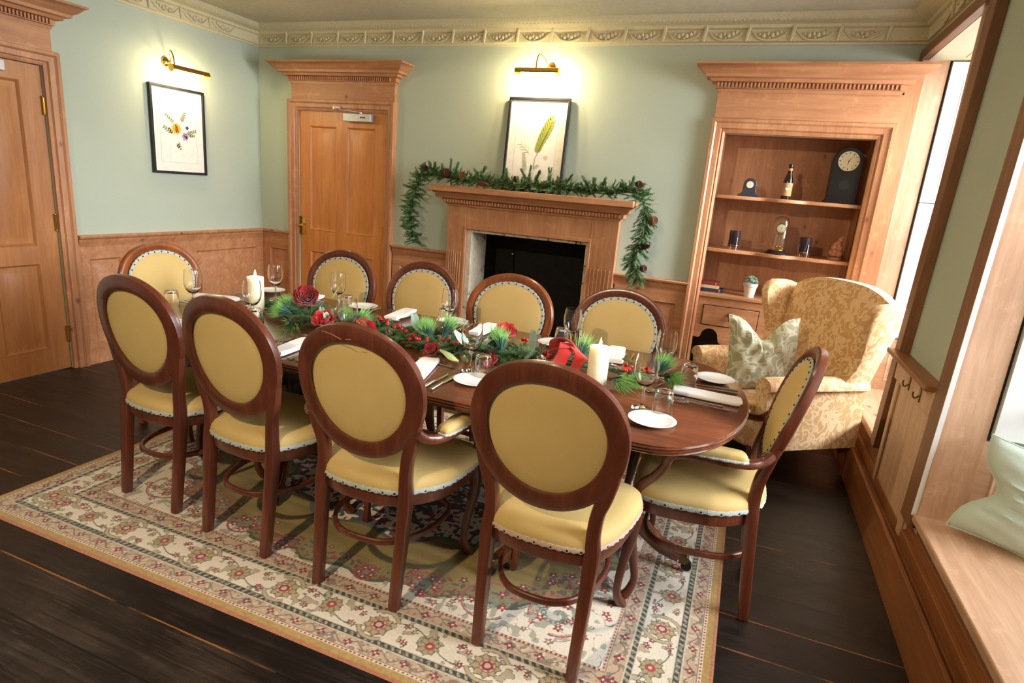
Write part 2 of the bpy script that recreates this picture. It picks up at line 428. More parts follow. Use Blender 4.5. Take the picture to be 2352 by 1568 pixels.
m.mould([(0,LY1+.10,z),(0,0,z),(.36,0,z)], (0,0,1), RAIL); m.mould([(1.43,0,z),(1.97,0,z)], (0,0,1), RAIL); m.mould([(3.345,0,z),(3.885,0,z)], (0,0,1), RAIL)
tag(m.build('trim_6', M['pine_x']), kind='structure', label='moulded pine dado rail')

# ------------------------------------------------------------------ doors
ARCH = [(0,0),(0,.018),(.012,.024),(.02,.022),(.026,.034),(.055,.038),(.066,.05),(.085,.05),(.09,.03),(.09,0)]
ENT = [(0,0),(.006,0),(.01,.018),(.02,.022),(.022,.052),(.05,.058),(.06,.075),(.085,.08),(.088,.098),(.11,.112),(.135,.14),(.15,.145),(.15,.158),(0,.158)]
def hingeo(m, P, U, N):
    P, U, N = V(P), V(U), V(N)
    m.sweep([P+N*.012-V((0,0,.045)), P+N*.012+V((0,0,.045))], .006, up=N, n=8, smooth=False)
    for k in (-.05, .05): m.ball(P+N*.012+V((0,0,k)), .0075, 8, 5)
d2 = thing('door_2', 'pine four-panel door beside the fireplace under a dentilled cornice', 'door', (.88,0,0), kind='structure')
def P2(o): o.parent = d2; o.location = (-.88,0,0); return o
m = MB(); m.panelled((.435,.05,.005), (1,0,0), (0,0,1), (0,-1,0), .04, .885, 1.955, [(.105,.385),(.495,.775)], [(.15,.76),(.945,1.835)], .012)
leaf = P2(m.build('door_leaf', M['door']))
m = MB(); m.mould([(1.33,0,0),(1.33,0,1.96),(.43,0,1.96),(.43,0,0)], (0,-1,0), ARCH)
P2(m.build('door_frame', M['pine_z']))
m = MB(); m.box(.385,1.415,-.036,0,2.045,2.175); m.mould([(.385,0,2.17),(.385,-.036,2.17),(1.415,-.036,2.17),(1.415,0,2.17)], (0,0,1), ENT)
x = .38
while x < 1.40: m.box(x, x+.010, -.075, -.05, 2.196, 2.222); x += .02
P2(m.build('cornice_hood', M['pine_x']))
m = MB(); m.box(.448,.492,.004,.012,.9,1.04); 
m.sweep([(.468,.005,.985),(.468,-.04,.985),(.478,-.048,.985),(.545,-.05,.982)], [.008,.008,.008,.006], n=8)
m.ball((.468,-.012,.985), .016, 10, 6); m.v = [q for q in m.v]
P2(m.build('door_handle', M['brass']))
m = MB(); m.box(.436,.452,-.002,.012,.9,1.06); P2(m.build('latch_plate', M['oldbrass']))
m = MB()
for zz in (.3,1.0,1.72): hingeo(m, (1.318,.008,zz), (1,0,0), (0,-1,0))
P2(m.build('hinge', M['brass']))
m = MB(); m.box(.93,1.2,-.052,.008,1.885,1.945); m.sweep([(1.09,-.03,1.945),(1.09,-.03,1.96)], .012, n=10, smooth=False)
m.sweep([(1.09,-.03,1.957),(.97,-.13,1.962),(.85,-.055,1.985)], [(.004,.01)]*3, n=8, smooth=False); m.box(.83,.89,-.06,-.03,1.975,1.995)
P2(m.build('door_closer', M['closer'], bevel=.004))
m = MB(); m.box(1.10,1.15,-.0535,-.05,1.912,1.922); P2(m.build('closer_slot', M['ink']))

d1 = thing('door_1', 'pine panelled door in the left wall, its colour darkened for shade', 'door', (0,-2.24,0), kind='structure')
def P1(o): o.parent = d1; o.location = (0,2.24,0); return o
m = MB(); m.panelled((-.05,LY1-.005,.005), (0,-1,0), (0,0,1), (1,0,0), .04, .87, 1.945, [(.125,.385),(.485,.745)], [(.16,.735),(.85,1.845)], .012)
P1(m.build('door_leaf', M['door_left_shaded']))
m = MB(); m.mould([(0,LY1,0),(0,LY1,1.955),(0,LY0,1.955),(0,LY0,0)], (1,0,0), ARCH); P1(m.build('door_frame', M['pine_z']))
m = MB(); m.box(0,.036,LY0-.05,LY1+.05,2.04,2.175); m.mould([(0,LY0-.05,2.17),(.036,LY0-.05,2.17),(.036,LY1+.05,2.17),(0,LY1+.05,2.17)], (0,0,1), ENT)
y = LY0-.05
while y < LY1+.04: m.box(.05,.075,y,y+.01,2.196,2.222); y += .02
P1(m.build('cornice_hood', M['pine_y']))
m = MB()
for zz in (.25,1.0,1.72): hingeo(m, (-.008,LY1-.012,zz), (0,1,0), (1,0,0))
P1(m.build('hinge', M['brass']))
m = MB(); m.box(-.008,.05,-2.3,-2.03,1.88,1.94); P1(m.build('door_closer', M['closer'], bevel=.004))

# ------------------------------------------------------------------ fireplace
fp = thing('fireplace', 'pine fireplace surround with fluted jambs, dentilled mantel shelf and sooty opening', 'fireplace', (2.65,0,0))
def PF(o): o.parent = fp; o.location = (-2.65,0,0); return o
m = MB()
for x0, x1 in ((1.965,2.125),(3.145,3.345)):
    m.box(x0, x1, -.07, 0, 0, 1.29); n = 5; w = (x1-x0-.06)/n
    for k in range(n+1):
        xx = x0+.03+k*w; m.box(xx-.004, xx+.004, -.078, -.07, .14, .93)
    m.box(x0-.01, x1+.01, -.085, 0, 0, .13)
m.box(2.125,3.145,-.066,0,1.125,1.29); m.box(2.115,2.135,-.076,-.05,0,1.1149); m.box(3.135,3.155,-.076,-.05,0,1.1149); m.box(2.115,3.155,-.076,-.05,1.115,1.14)
PF(m.build('surround', M['pine_z'], bevel=.003))
m = MB(); MP = [(0,0),(.008,0),(.012,.016),(.03,.022),(.032,.05),(.06,.058),(.075,.085),(.1,.1),(.105,.108),(0,.108)]
m.mould([(1.965,0,1.285),(1.965,-.07,1.285),(3.345,-.07,1.285),(3.345,0,1.285)], (0,0,1), MP)
x = 1.95
while x < 3.36: m.box(x, x+.012, -.118, -.098, 1.308, 1.335); x += .024
m.box(1.85,3.455,-.215,0,1.393,1.436)
PF(m.build('mantel_shelf', M['pine_x'], bevel=.003))
m = MB(); m.box(2.125,2.175,-.045,.10,0,1.13); m.box(3.11,3.145,-.04,.1,0,1.13); m.box(2.125,3.145,-.042,.1,1.09,1.13)
PF(m.build('stone_slip', M['stone'], bevel=.004))
m = MB(); a, b, c, d = 2.10, 3.17, 1.16, .5
m.box(a,a+.07,.1,d,0,c); m.box(b-.055,b,.1,d,0,c); m.box(a,b,d,d+.05,0,c); m.box(a,b,.1,d,c-.06,c); m.box(a,b,.0,d,0,.015)
m.mi = 0
PF(m.build('firebox', M['soot'], bevel=.002))
m = MB(); m.box(2.17,2.178,.1,.24,.0,1.1); PF(m.build('plaster_cheek', M['stone']))
gr = thing('fire_grate', 'dark iron fire grate standing low inside the hearth', 'grate', (2.66,.2,.015))
m = MB()
for k in range(14): m.box(-.3+k*.045,-.29+k*.045,-.12,-.11,.04,.3)
m.box(-.31,.31,-.125,-.105,.28,.3); m.box(-.31,.31,-.125,-.105,.06,.08); m.box(-.31,.31,-.12,.15,.05,.06); m.build('grate_bars', M['iron'], gr)
m = MB()
for x in (-.3,.3):
    for y in (-.11,.14): m = MB(); m.box(x-.012,x+.012,y-.012,y+.012,0,.06); m.build('foot', M['iron'], gr)
pk = thing('fire_poker', 'grey poker with a round knob leaning inside the dark hearth', 'poker', (2.38,.15,.015))
m = MB(); m.sweep([(0,0,0),(.02,.12,.45),(-.04,.32,.88)], .006, n=8); m.build('shaft', M['iron'], pk)
m = MB(); m.ball((-.04,.32,.89), .018, 10, 8); m.build('knob', M['steel'], pk)

# ------------------------------------------------------------------ alcove cupboard
cb = thing('alcove_cupboard', 'built-in pine display cupboard with shaped shelves and drawers', 'cupboard', (4.41,0,0))
def PC(o): o.parent = cb; o.location = (-4.41,0,0); return o
m = MB(); m.box(3.90,3.955,.0,.42,0,1.99); m.box(4.865,4.9,0,.42,0,1.99); m.box(3.9,4.9,.40,.44,0,1.99); m.box(3.9,4.9,0,.42,1.95,1.99)
PC(m.build('carcass', M['pine_z']))
m = MB(); m.mould([(4.855,0,0),(4.855,0,1.925),(3.965,0,1.925),(3.965,0,0)], (0,-1,0), [(0,-.02),(0,.018),(.014,.026),(.022,.022),(.03,.036),(.06,.04),(.07,.05),(.088,.05),(.092,.03),(.092,0)])
PC(m.build('frame', M['pine_z']))
m = MB(); m.box(3.885,4.946,-.036,0,2.017,2.18); m.mould([(3.885,0,2.175),(3.885,-.036,2.175),(4.925,-.036,2.175),(4.925,0,2.175)], (0,0,1), ENT)
x = 3.875
while x < 4.93: m.box(x, x+.011, -.077, -.05, 2.201, 2.228); x += .0225
PC(m.build('cornice_hood', M['pine_x']))
m = MB(); m.box(4.945,5.03,-.03,0,.0,2.333); PC(m.build('side_board', M['pine_z'], bevel=.002))
def shelfpoly(x0, x1, yb, yf):
    p = [(x0,yb),(x0,yf+.03)]; n = 40
    for k in range(1, n):
        u = k/n; x = x0+(x1-x0)*u
        if u < .36: y = yf+.03-.022*math.sin(PI*u/.36)
        elif u > .64: y = yf+.03-.022*math.sin(PI*(u-.64)/.36)
        else: y = yf+.03-.045*math.sin(PI*(u-.36)/.28)
        p.append((x,y))
    p += [(x1,yf+.03),(x1,yb)]; return p
for zz in (1.53,1.165):
    m = MB(); m.prism(shelfpoly(3.955,4.865,.4,.015), 2, zz-.024, zz); PC(m.build('shelf', M['pine_x'], bevel=.004))
m = MB(); m.box(3.955,4.865,-.012,.4,.825,.85); PC(m.build('shelf', M['pine_x'], bevel=.004))
# drawer front panel with scalloped apron
ap = [(3.955,.825),(3.955,.53)]
def arc(cx, cz, rx, rz, n=12, up=True): return [(cx-rx*math.cos(PI*k/n), cz+(rz if up else -rz)*math.sin(PI*k/n)) for k in range(n+1)]
ap += [(4.0,.525)]+arc(4.075,.535,.06,.065)+arc(4.19,.525,.052,.035,up=False)+arc(4.305,.525,.052,.035,up=False)+arc(4.41,.53,.045,.05)+arc(4.515,.525,.052,.035,up=False)+arc(4.63,.525,.052,.035,up=False)+arc(4.745,.535,.06,.065)+[(4.82,.525),(4.865,.53),(4.865,.825)]
m = MB(); m.prism(ap, 1, .0, .022); PC(m.build('apron', M['pine_x']))
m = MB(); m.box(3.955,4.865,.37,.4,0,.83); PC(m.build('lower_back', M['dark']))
for x0, x1 in ((4.01,4.375),(4.445,4.81)):
    m = MB(); m.box(x0,x1,-.006,.3,.628,.765); dr = PC(m.build('drawer', M['pine_x'], bevel=.002))
    m = MB(); m.box(x0-.006,x1+.006,-.0015,.0,.622,.771); PC(m.build('drawer_gap', M['ink']))
    c = (x0+x1)/2
    m = MB(); m.lathe([(.004,0),(.017,.001),(.018,.004),(.01,.006)], 12); m.xf(Matrix.Rotation(PI/2,4,'X')); m.xf(Matrix.Translation((c,-.006,.715)))
    m.sweep([(c,-.01,.71),(c,-.02,.705),(c,-.018,.685),(c,-.014,.668)], [.003,.004,.008,.003], up=(0,-1,0), n=8)
    h = m.build('drop_handle', M['oldbrass']); h.parent = dr

# ------------------------------------------------------------------ windows of the right wall
def skewboard(m, x0, x1, ya0, ya1, yb0, yb1, z0, z1):
    m.hexa([(x0,ya0,z0),(x1,ya0,z0),(x1,ya1,z0),(x0,ya1,z0)], [(x0,yb0,z1),(x1,yb0,z1),(x1,yb1,z1),(x0,yb1,z1)])
def window(name, y0, y1, label, far_visible=True):
    w = thing(name, label, 'window', (5.25,(y0+y1)/2,.36), kind='structure')
    off = (-5.25,-(y0+y1)/2,-.36)
    def PW(o): o.parent = w; o.location = off; return o
    # glazing
    m = MB(); xg = 5.44
    m.box(xg,xg+.05,y0,y0+.05,.4,2.385); m.box(xg,xg+.05,y1-.05,y1,.4,2.385); m.box(xg,xg+.05,y0,y1,.37,.43); m.box(xg,xg+.05,y0,y1,2.33,2.385); m.box(xg-.01,xg+.05,y0,y1,1.36,1.41)
    for k in (1,2): yy = y0+(y1-y0)*k/3; m.box(xg+.012,xg+.032,yy-.01,yy+.01,.4,2.36)
    for zz in (.9,1.87): m.box(xg+.012,xg+.032,y0,y1,zz-.01,zz+.01)
    PW(m.build('window_frame', M['white_shut']))
    m = MB(); m.box(xg+.02,xg+.024,y0+.04,y1-.04,.42,2.35); PW(m.build('pane', M['pane'], smooth=0))
    # far reveal (at y1, facing -y) and near reveal (at y0, facing +y): plank, folded shutters, lower panel
    for yy, sg in ((y1,-1),(y0,1)):
        m = MB(); a, b = sorted((yy, yy+sg*.02)); m.box(5.0,5.142,a,b,.36,2.40)
        PW(m.build('reveal_plank', M['pale_z'], bevel=.002))
        m = MB(); m.panelled((5.142,yy,.37) if sg<0 else (5.44,yy,.37), (1,0,0) if sg<0 else (-1,0,0), (0,0,1), (0,sg,0), .016, .298, .34, [(.05,.25)], [(.06,.27)], .01)
        PW(m.build('reveal_panel', M['pale_x']))
        for z0, z1 in ((.73,1.568),(1.574,2.365)):
            m = MB(); m.panelled((5.155,yy+sg*.001,z0) if sg<0 else (5.44,yy+sg*.001,z0), (1,0,0) if sg<0 else (-1,0,0), (0,0,1), (0,sg,0), .03, .283, z1-z0, [(.07,.215)], [(.09,z1-z0-.09)], .012)
            PW(m.build('shutter_leaf', M['white_shut']))
        m = MB(); a, b = sorted((yy, yy+sg*.004)); m.box(5.14,5.16,a,b,.7,2.38); PW(m.build('shutter_gap', M['ink']))
    # soffit
    m = MB(); m.panelled((5.03,y0,2.386), (0,1,0), (1,0,0), (0,0,-1), .012, y1-y0, .41, [(.1,y1-y0-.1)], [(.16,.33)], .008)
    PW(m.build('soffit_panel', M['cream']))
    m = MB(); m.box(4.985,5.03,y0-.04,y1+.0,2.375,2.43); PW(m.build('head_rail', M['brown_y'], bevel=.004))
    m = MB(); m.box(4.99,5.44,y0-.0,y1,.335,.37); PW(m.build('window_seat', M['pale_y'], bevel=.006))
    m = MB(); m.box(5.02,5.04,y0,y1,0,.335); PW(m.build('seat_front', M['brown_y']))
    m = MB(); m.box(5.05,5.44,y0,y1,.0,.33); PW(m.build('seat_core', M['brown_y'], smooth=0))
    return w
window('window_1', WIN[0][0], WIN[0][1], 'far window recess with white folded shutters behind the wing armchair')
window('window_2', WIN[1][0], WIN[1][1], 'near window recess with wide pine seat holding the pale green cushion')
window('window_3', WIN[2][0], WIN[2][1], 'window recess beside the camera')
# pier trims
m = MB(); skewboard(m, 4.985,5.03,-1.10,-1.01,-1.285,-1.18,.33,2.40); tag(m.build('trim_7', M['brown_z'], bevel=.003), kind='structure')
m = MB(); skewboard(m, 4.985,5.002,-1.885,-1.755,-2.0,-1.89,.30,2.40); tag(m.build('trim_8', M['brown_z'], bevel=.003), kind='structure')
m = MB(); skewboard(m, 4.984,5.001,-1.889,-1.885,-2.004,-2.0,.36,2.40); tag(m.build('trim_9', M['white_shut']), kind='structure')
m = MB(); m.box(5.005,5.03,-1.76,-1.14,0,.83)
for yy in (-1.20,-1.74): m.box(4.995,5.005,yy-.025,yy+.025,.2,.83)
m.box(4.99,5.005,-1.76,-1.14,.72,.83)
tag(m.build('trim_10', M['pale_z'], bevel=.003), kind='structure')
m = MB(); m.box(4.955,5.03,-1.76,-1.04,.822,.845); tag(m.build('trim_11', M['box_y'], bevel=.004), kind='structure')
m = MB(); m.box(4.95,4.966,-5,-.26,0,.205); m.box(4.966,5.0,-5,-.26,0,.175); m.box(5.0,5.018,-5,-.26,0,.235); m.box(5.018,5.03,-5,-1.05,0,.28)
tag(m.build('baseboard_right', M['box_y'], bevel=.002), kind='structure')

def hook(loc, label):
    t = thing('coat_hook', label, 'hook', loc, group='hooks on the pier panelling')
    m = MB(); m.box(-.004,0,-.012,.012,-.03,.03); m.build('back_plate', M['oldbrass'], t, bevel=.001)
    m = MB(); m.sweep([(-.004,0,-.004),(-.018,0,-.016),(-.026,0,-.004),(-.026,0,.010)], [.003]*4, n=8, up=(0,1,0)); m.build('prong', M['oldbrass'], t)
hook((4.99,-1.42,.765), 'small brass hook under the pier ledge, the nearer to the wing armchair')
hook((4.99,-1.60,.765), 'small brass hook under the pier ledge, the nearer to the pale green cushion')

# ------------------------------------------------------------------ rug (colour drawn point by point on a fine pile mesh)
def make_rug():
    X0, X1, Y0, Y1 = 1.42, 4.35, -3.14, -1.12
    st = .0029; nx = int((X1-X0)/st)+1; ny = int((Y1-Y0)/st)+1
    xs = np.linspace(X0, X1, nx); ys = np.linspace(Y0, Y1, ny); X, Y = np.meshgrid(xs, ys)
    rg = np.random.RandomState(3)
    def L(c): return np.array(lin(c))
    def vn(x, y, sc, seed):   # value noise
        u, w = x*sc+seed*17.3, y*sc+seed*5.1; iu, iw = np.floor(u).astype(int), np.floor(w).astype(int); fu, fw_ = u-iu, w-iw
        fu = fu*fu*(3-2*fu); fw_ = fw_*fw_*(3-2*fw_)
        def h(a, b): q = np.sin(a*127.1+b*311.7+seed*74.7)*43758.5453; return q-np.floor(q)
        return (h(iu,iw)*(1-fu)+h(iu+1,iw)*fu)*(1-fw_)+(h(iu,iw+1)*(1-fu)+h(iu+1,iw+1)*fu)*fw_
    C = np.zeros(X.shape+(3,))
    def put(mask, c): C[mask] = L(c)
    dx = np.minimum(X-X0, X1-X); dy = np.minimum(Y-Y0, Y1-Y); d = np.minimum(dx, dy)
    hor = dy < dx; Lx, Ly = (X1-X0)/2, (Y1-Y0)/2
    s = np.where(hor, X-(X0+X1)/2, Y-(Y0+Y1)/2)     # position along the edge
    wv = (vn(X, Y, 60, 1)-.5)*.006
    gold, terra, red, tan, dk, ivory, green = (178,146,84), (176,116,84), (146,54,60), (196,168,140), (62,66,62), (232,220,200), (136,128,72)
    # field
    cx, cy = X-(X0+X1)/2, Y-(Y0+Y1)/2
    fa, fb = Lx-.335, Ly-.335
    ang = np.arctan2(cy/fb, cx/fa); rr = np.sqrt((cx/fa)**2+(cy/fb)**2)
    scal = .035*np.abs(np.sin(ang*13))+.02*np.sin(ang*26)
    lobe = rr-(1.03+scal-.10*np.abs(np.cos(2*ang)))
    streak = vn(X*.25, Y, 42, 5)*.6+vn(X, Y, 9, 6)*.4
    put(rr > -1, green)
    C[:] = L((110,96,50))*(1-streak[...,None])+L((168,146,86))*streak[...,None]
    n2 = vn(X, Y, 26, 8)
    band = (lobe > -.13+.03*n2) & (lobe <= 0)
    C[band] = L((142,130,84)); put(band & (vn(X, Y, 70, 9) > .66), (96,92,76)); put(band & (vn(X, Y, 75, 10) > .72), (150,70,60))
    corner = lobe > 0; put(corner, ivory)
    put(np.abs(lobe) < .012, (96,92,74))
    med = np.sqrt((cx/.62)**2+(cy/.36)**2)-(1+.08*np.cos(ang*10))
    put(med < .06, (92,94,84)); put(med < 0, ivory); put((med < 0) & (vn(X,Y,48,12) > .55), (72,78,92)); put((med < -.45), (60,66,84)); put((med < -.45)&(vn(X,Y,60,13)>.6), (200,184,160))
    put((med<0)&(vn(X,Y,58,14)>.78), (150,50,56))
    def floret(px, py, r, c1=(166,48,56), c2=(232,214,190), pet=5, mask=None, rot=0):
        x0, x1 = np.searchsorted(xs, [px-r*1.4, px+r*1.4]); y0, y1 = np.searchsorted(ys, [py-r*1.4, py+r*1.4])
        if x1 <= x0 or y1 <= y0: return
        sx, sy = X[y0:y1,x0:x1]-px, Y[y0:y1,x0:x1]-py; q = np.hypot(sx, sy); a = np.arctan2(sy, sx)+rot
        e = r*(.78+.28*np.cos(pet*a)); sub = C[y0:y1,x0:x1]
        sub[q < e*1.16] = L((90,62,58)); sub[q < e] = L(c1); sub[q < r*.3] = L(c2)
    def ring(px, py, r, w, c, a0=-9, a1=9, rot=0):
        x0, x1 = np.searchsorted(xs, [px-r-w, px+r+w]); y0, y1 = np.searchsorted(ys, [py-r-w, py+r+w])
        if x1 <= x0 or y1 <= y0: return
        sx, sy = X[y0:y1,x0:x1]-px, Y[y0:y1,x0:x1]-py; q = np.hypot(sx, sy); a = (np.arctan2(sy, sx)-rot+PI) % (2*PI)-PI
        C[y0:y1,x0:x1][(np.abs(q-r) < w/2) & (a > a0) & (a < a1)] = L(c)
    leafm = corner & (vn(X, Y, 38, 20) > .70); put(leafm, (176,170,150)); put(corner & (np.abs(vn(X, Y, 22, 21)-.5) < .012), (120,124,112))
    # corner spandrels: spirals, florets
    for sx in (-1, 1):
        for sy in (-1, 1):
            ox, oy = (X0+X1)/2+sx*fa, (Y0+Y1)/2+sy*fb
            for (ux, uy, r, tn) in ((.20,.17,.105,0),(.45,.13,.10,1),(.13,.40,.085,1),(.70,.10,.07,0),(.93,.06,.045,1)):
                px, py = ox-sx*ux, oy-sy*uy
                ring(px, py, r, .007, (176,84,90), -2.6, 2.6, tn*2+sx); ring(px, py, r*.93, .003, (110,112,104), -2.6, 2.6, tn*2+sx)
                for k in range(40):
                    a = k*.22; rr_ = r*.72*(1-k/46); ring(px+rr_*math.cos(a), py+rr_*math.sin(a), .005+.004*(k%2), .005, (134,140,128))
                for k in range(5):
                    a = k*1.26+tn; floret(px+r*.62*math.cos(a), py+r*.62*math.sin(a), .016)
            for k in range(90):
                px, py = ox-sx*rg.uniform(.02,1.1), oy-sy*rg.uniform(.02,.5)
                j, i = np.searchsorted(xs, px), np.searchsorted(ys, py)
                if 0 < i < ny and 0 < j < nx and corner[i,j]: floret(px, py, rg.uniform(.010,.016), [(166,48,56),(150,120,90),(180,110,100)][k%3])
    # florets scattered round the green ground
    for k in range(70):
        a = rg.uniform(0, 2*PI); q = rg.uniform(.86, .97)*(1.0-.10*abs(math.cos(2*a)))
        floret((X0+X1)/2+fa*q*math.cos(a), (Y0+Y1)/2+fb*q*math.sin(a), rg.uniform(.011,.016), [(150,56,60),(120,60,70)][k%2])
    inner = d < .335
    # borders
    put(d < .335, tan); 
    put((d >= .322) & (d < .335), (206,186,160)); put((d >= .325) & (d < .331) & (np.floor(s/.008) % 2 == 0), red)
    for lo, hi in ((.265,.322),(.048,.098)):
        g = (d >= lo) & (d < hi); put(g, tan); mid = (lo+hi)/2
        put(g & (vn(X, Y, 85, 30) > .68), (150,128,108)); put(g & (vn(X, Y, 95, 31) > .78), (214,196,172))
        put(g & (np.abs(d-mid-.012*np.sin(s*2*PI/.09)) < .0025), (120,112,96))
        put((np.abs(d-lo) < .0025) | (np.abs(d-hi) < .0025), (140,112,90))
    for lo, hi in ((.098,.122),(.243,.265)):
        g = (d >= lo) & (d < hi); put(g, dk)
        ph = (s/.026+np.sign(s)*(d-lo)/.05) % 1
        put(g & (np.abs(ph-.5) < .2) & (np.abs(d-(lo+hi)/2) < .008), (176,164,138)); put(g & (vn(X, Y, 150, 33) > .72), (128,122,106))
        put((np.abs(d-lo) < .003) | (np.abs(d-hi) < .003), (206,194,170))
    mb = (d >= .122) & (d < .243); put(mb, ivory)
    put(mb & (vn(X, Y, 46, 35) > .74), (186,170,140)); put(mb & (np.abs(vn(X, Y, 46, 35)-.74) < .02), (112,110,96))
    P = .40
    amp = (d-.1825)-.042*np.sin(s*2*PI/P); put(mb & (np.abs(amp) < .0022), (98,104,92))
    put(d < .048, gold); put(d < .012, terra); put((d >= .036) & (d < .048), (222,206,180)); put((d >= .039) & (d < .045) & (np.floor(s/.008) % 2 == 0), red)
    gm = (d < .036); C[gm] = C[gm]*(.85+.3*vn(X, Y, 120, 40)[gm])[:,None]
    def along(side, t, dd):
        mx, my = (X0+X1)/2, (Y0+Y1)/2
        return [(mx+t, Y0+dd), (mx+t, Y1-dd), (X0+dd, my+t), (X1-dd, my+t)][side]
    def palmette(px, py, r, flip, c1=(186,164,124), big=True):
        x0, x1 = np.searchsorted(xs, [px-r*1.6, px+r*1.6]); y0, y1 = np.searchsorted(ys, [py-r*1.6, py+r*1.6])
        if x1 <= x0 or y1 <= y0: return
        sx, sy = X[y0:y1,x0:x1]-px, Y[y0:y1,x0:x1]-py; q = np.hypot(sx, sy); a = np.arctan2(sy, sx)+flip
        sub = C[y0:y1,x0:x1]; e = r*(1+.10*np.cos(9*a)+.05*np.cos(18*a)+.12*np.cos(a))
        sub[q < e+.004] = L((104,96,82)); sub[q < e] = L(c1); sub[(q < e) & (np.cos(9*a) < -.75) & (q > r*.5)] = L((140,120,92))
        if big:
            sub[q < r*.66] = L((150,92,86)); sub[q < r*.6] = L((214,186,160)); sub[(q < r*.45)&(q > r*.25)] = L(red); sub[q < r*.22] = L((206,190,168)); sub[(q < r*.6) & (q > r*.45) & (np.cos(7*a) > .3)] = L((176,120,104))
        else:
            sub[(q < r*.5)] = L((170,70,68)); sub[q < r*.2] = L((214,190,160))
    for side in range(4):
        half = (Lx if side < 2 else Ly)
        k = -9
        while k < 10:
            t = k*P/2
            if abs(t) < half-.13:
                if k % 2 == 0:
                    p = along(side, t, .1825)
                    for rr_, w_, cc in ((.066,.017,(104,96,82)),(.066,.012,(190,170,136))):
                        ring(*p, rr_, w_, cc, .5, 2.3, 0); ring(*p, rr_, w_, cc, -2.7, -.9, 0)
                    palmette(*p, .042, (k*.7+side))
                else:
                    p = along(side, t, .1825+(.010 if k % 4 == 1 else -.010)); palmette(*p, .034, k+side, (176,160,122), False)
                for dt, dd in ((.09,.215),(.11,.15),(-.1,.222),(-.08,.145),(.125,.205)):
                    if abs(t+dt) < half-.14: floret(*along(side, t+dt, dd), .011, [(150,62,66),(150,130,96)][(k+int(dd*1000)) % 3 == 0])
            k += 1
        t = -half+.09
        while t < half-.08:
            floret(*along(side, t, .2935), .015, red, (228,206,186), 4); floret(*along(side, t+.05, .073), .013, red, (228,206,186), 4); t += .105
    C *= (.90+.2*rg.rand(*X.shape))[...,None]
    Z = .005+.0010*rg.rand(*X.shape); Z[(d < .004)] = .001
    co_ = np.stack([X, Y, Z], -1).reshape(-1, 3).astype(np.float32)
    idx = np.arange(nx*ny).reshape(ny, nx)
    q = np.stack([idx[:-1,:-1], idx[:-1,1:], idx[1:,1:], idx[1:,:-1]], -1).reshape(-1, 4)
    me = bpy.data.meshes.new('rug'); nf = len(q)
    me.vertices.add(len(co_)); me.vertices.foreach_set('co', co_.ravel()); me.loops.add(nf*4); me.loops.foreach_set('vertex_index', q.ravel().astype(np.int32))
    me.polygons.add(nf); me.polygons.foreach_set('loop_start', (np.arange(nf)*4).astype(np.int32)); me.update(calc_edges=True)
    at = me.color_attributes.new('yarn', 'FLOAT_COLOR', 'POINT'); at.data.foreach_set('color', np.concatenate([C.reshape(-1,3), np.ones((nx*ny,1))], 1).astype(np.float32).ravel())
    t = NT('rug_yarn'); a = t.n('ShaderNodeVertexColor'); a.layer_name = 'yarn'; t.col(a.outputs['Color']); t.set(Roughness=.95, Sheen_Weight=.2)
    t.bump(t.noise(t.coord(), 260, 2), .4, .004); me.materials.append(t.m)
    o = bpy.data.objects.new('rug', me); COL.objects.link(o)
    tag(o, 'large floral patterned rug with ivory border and olive centre under the dining table', 'rug')
make_rug()

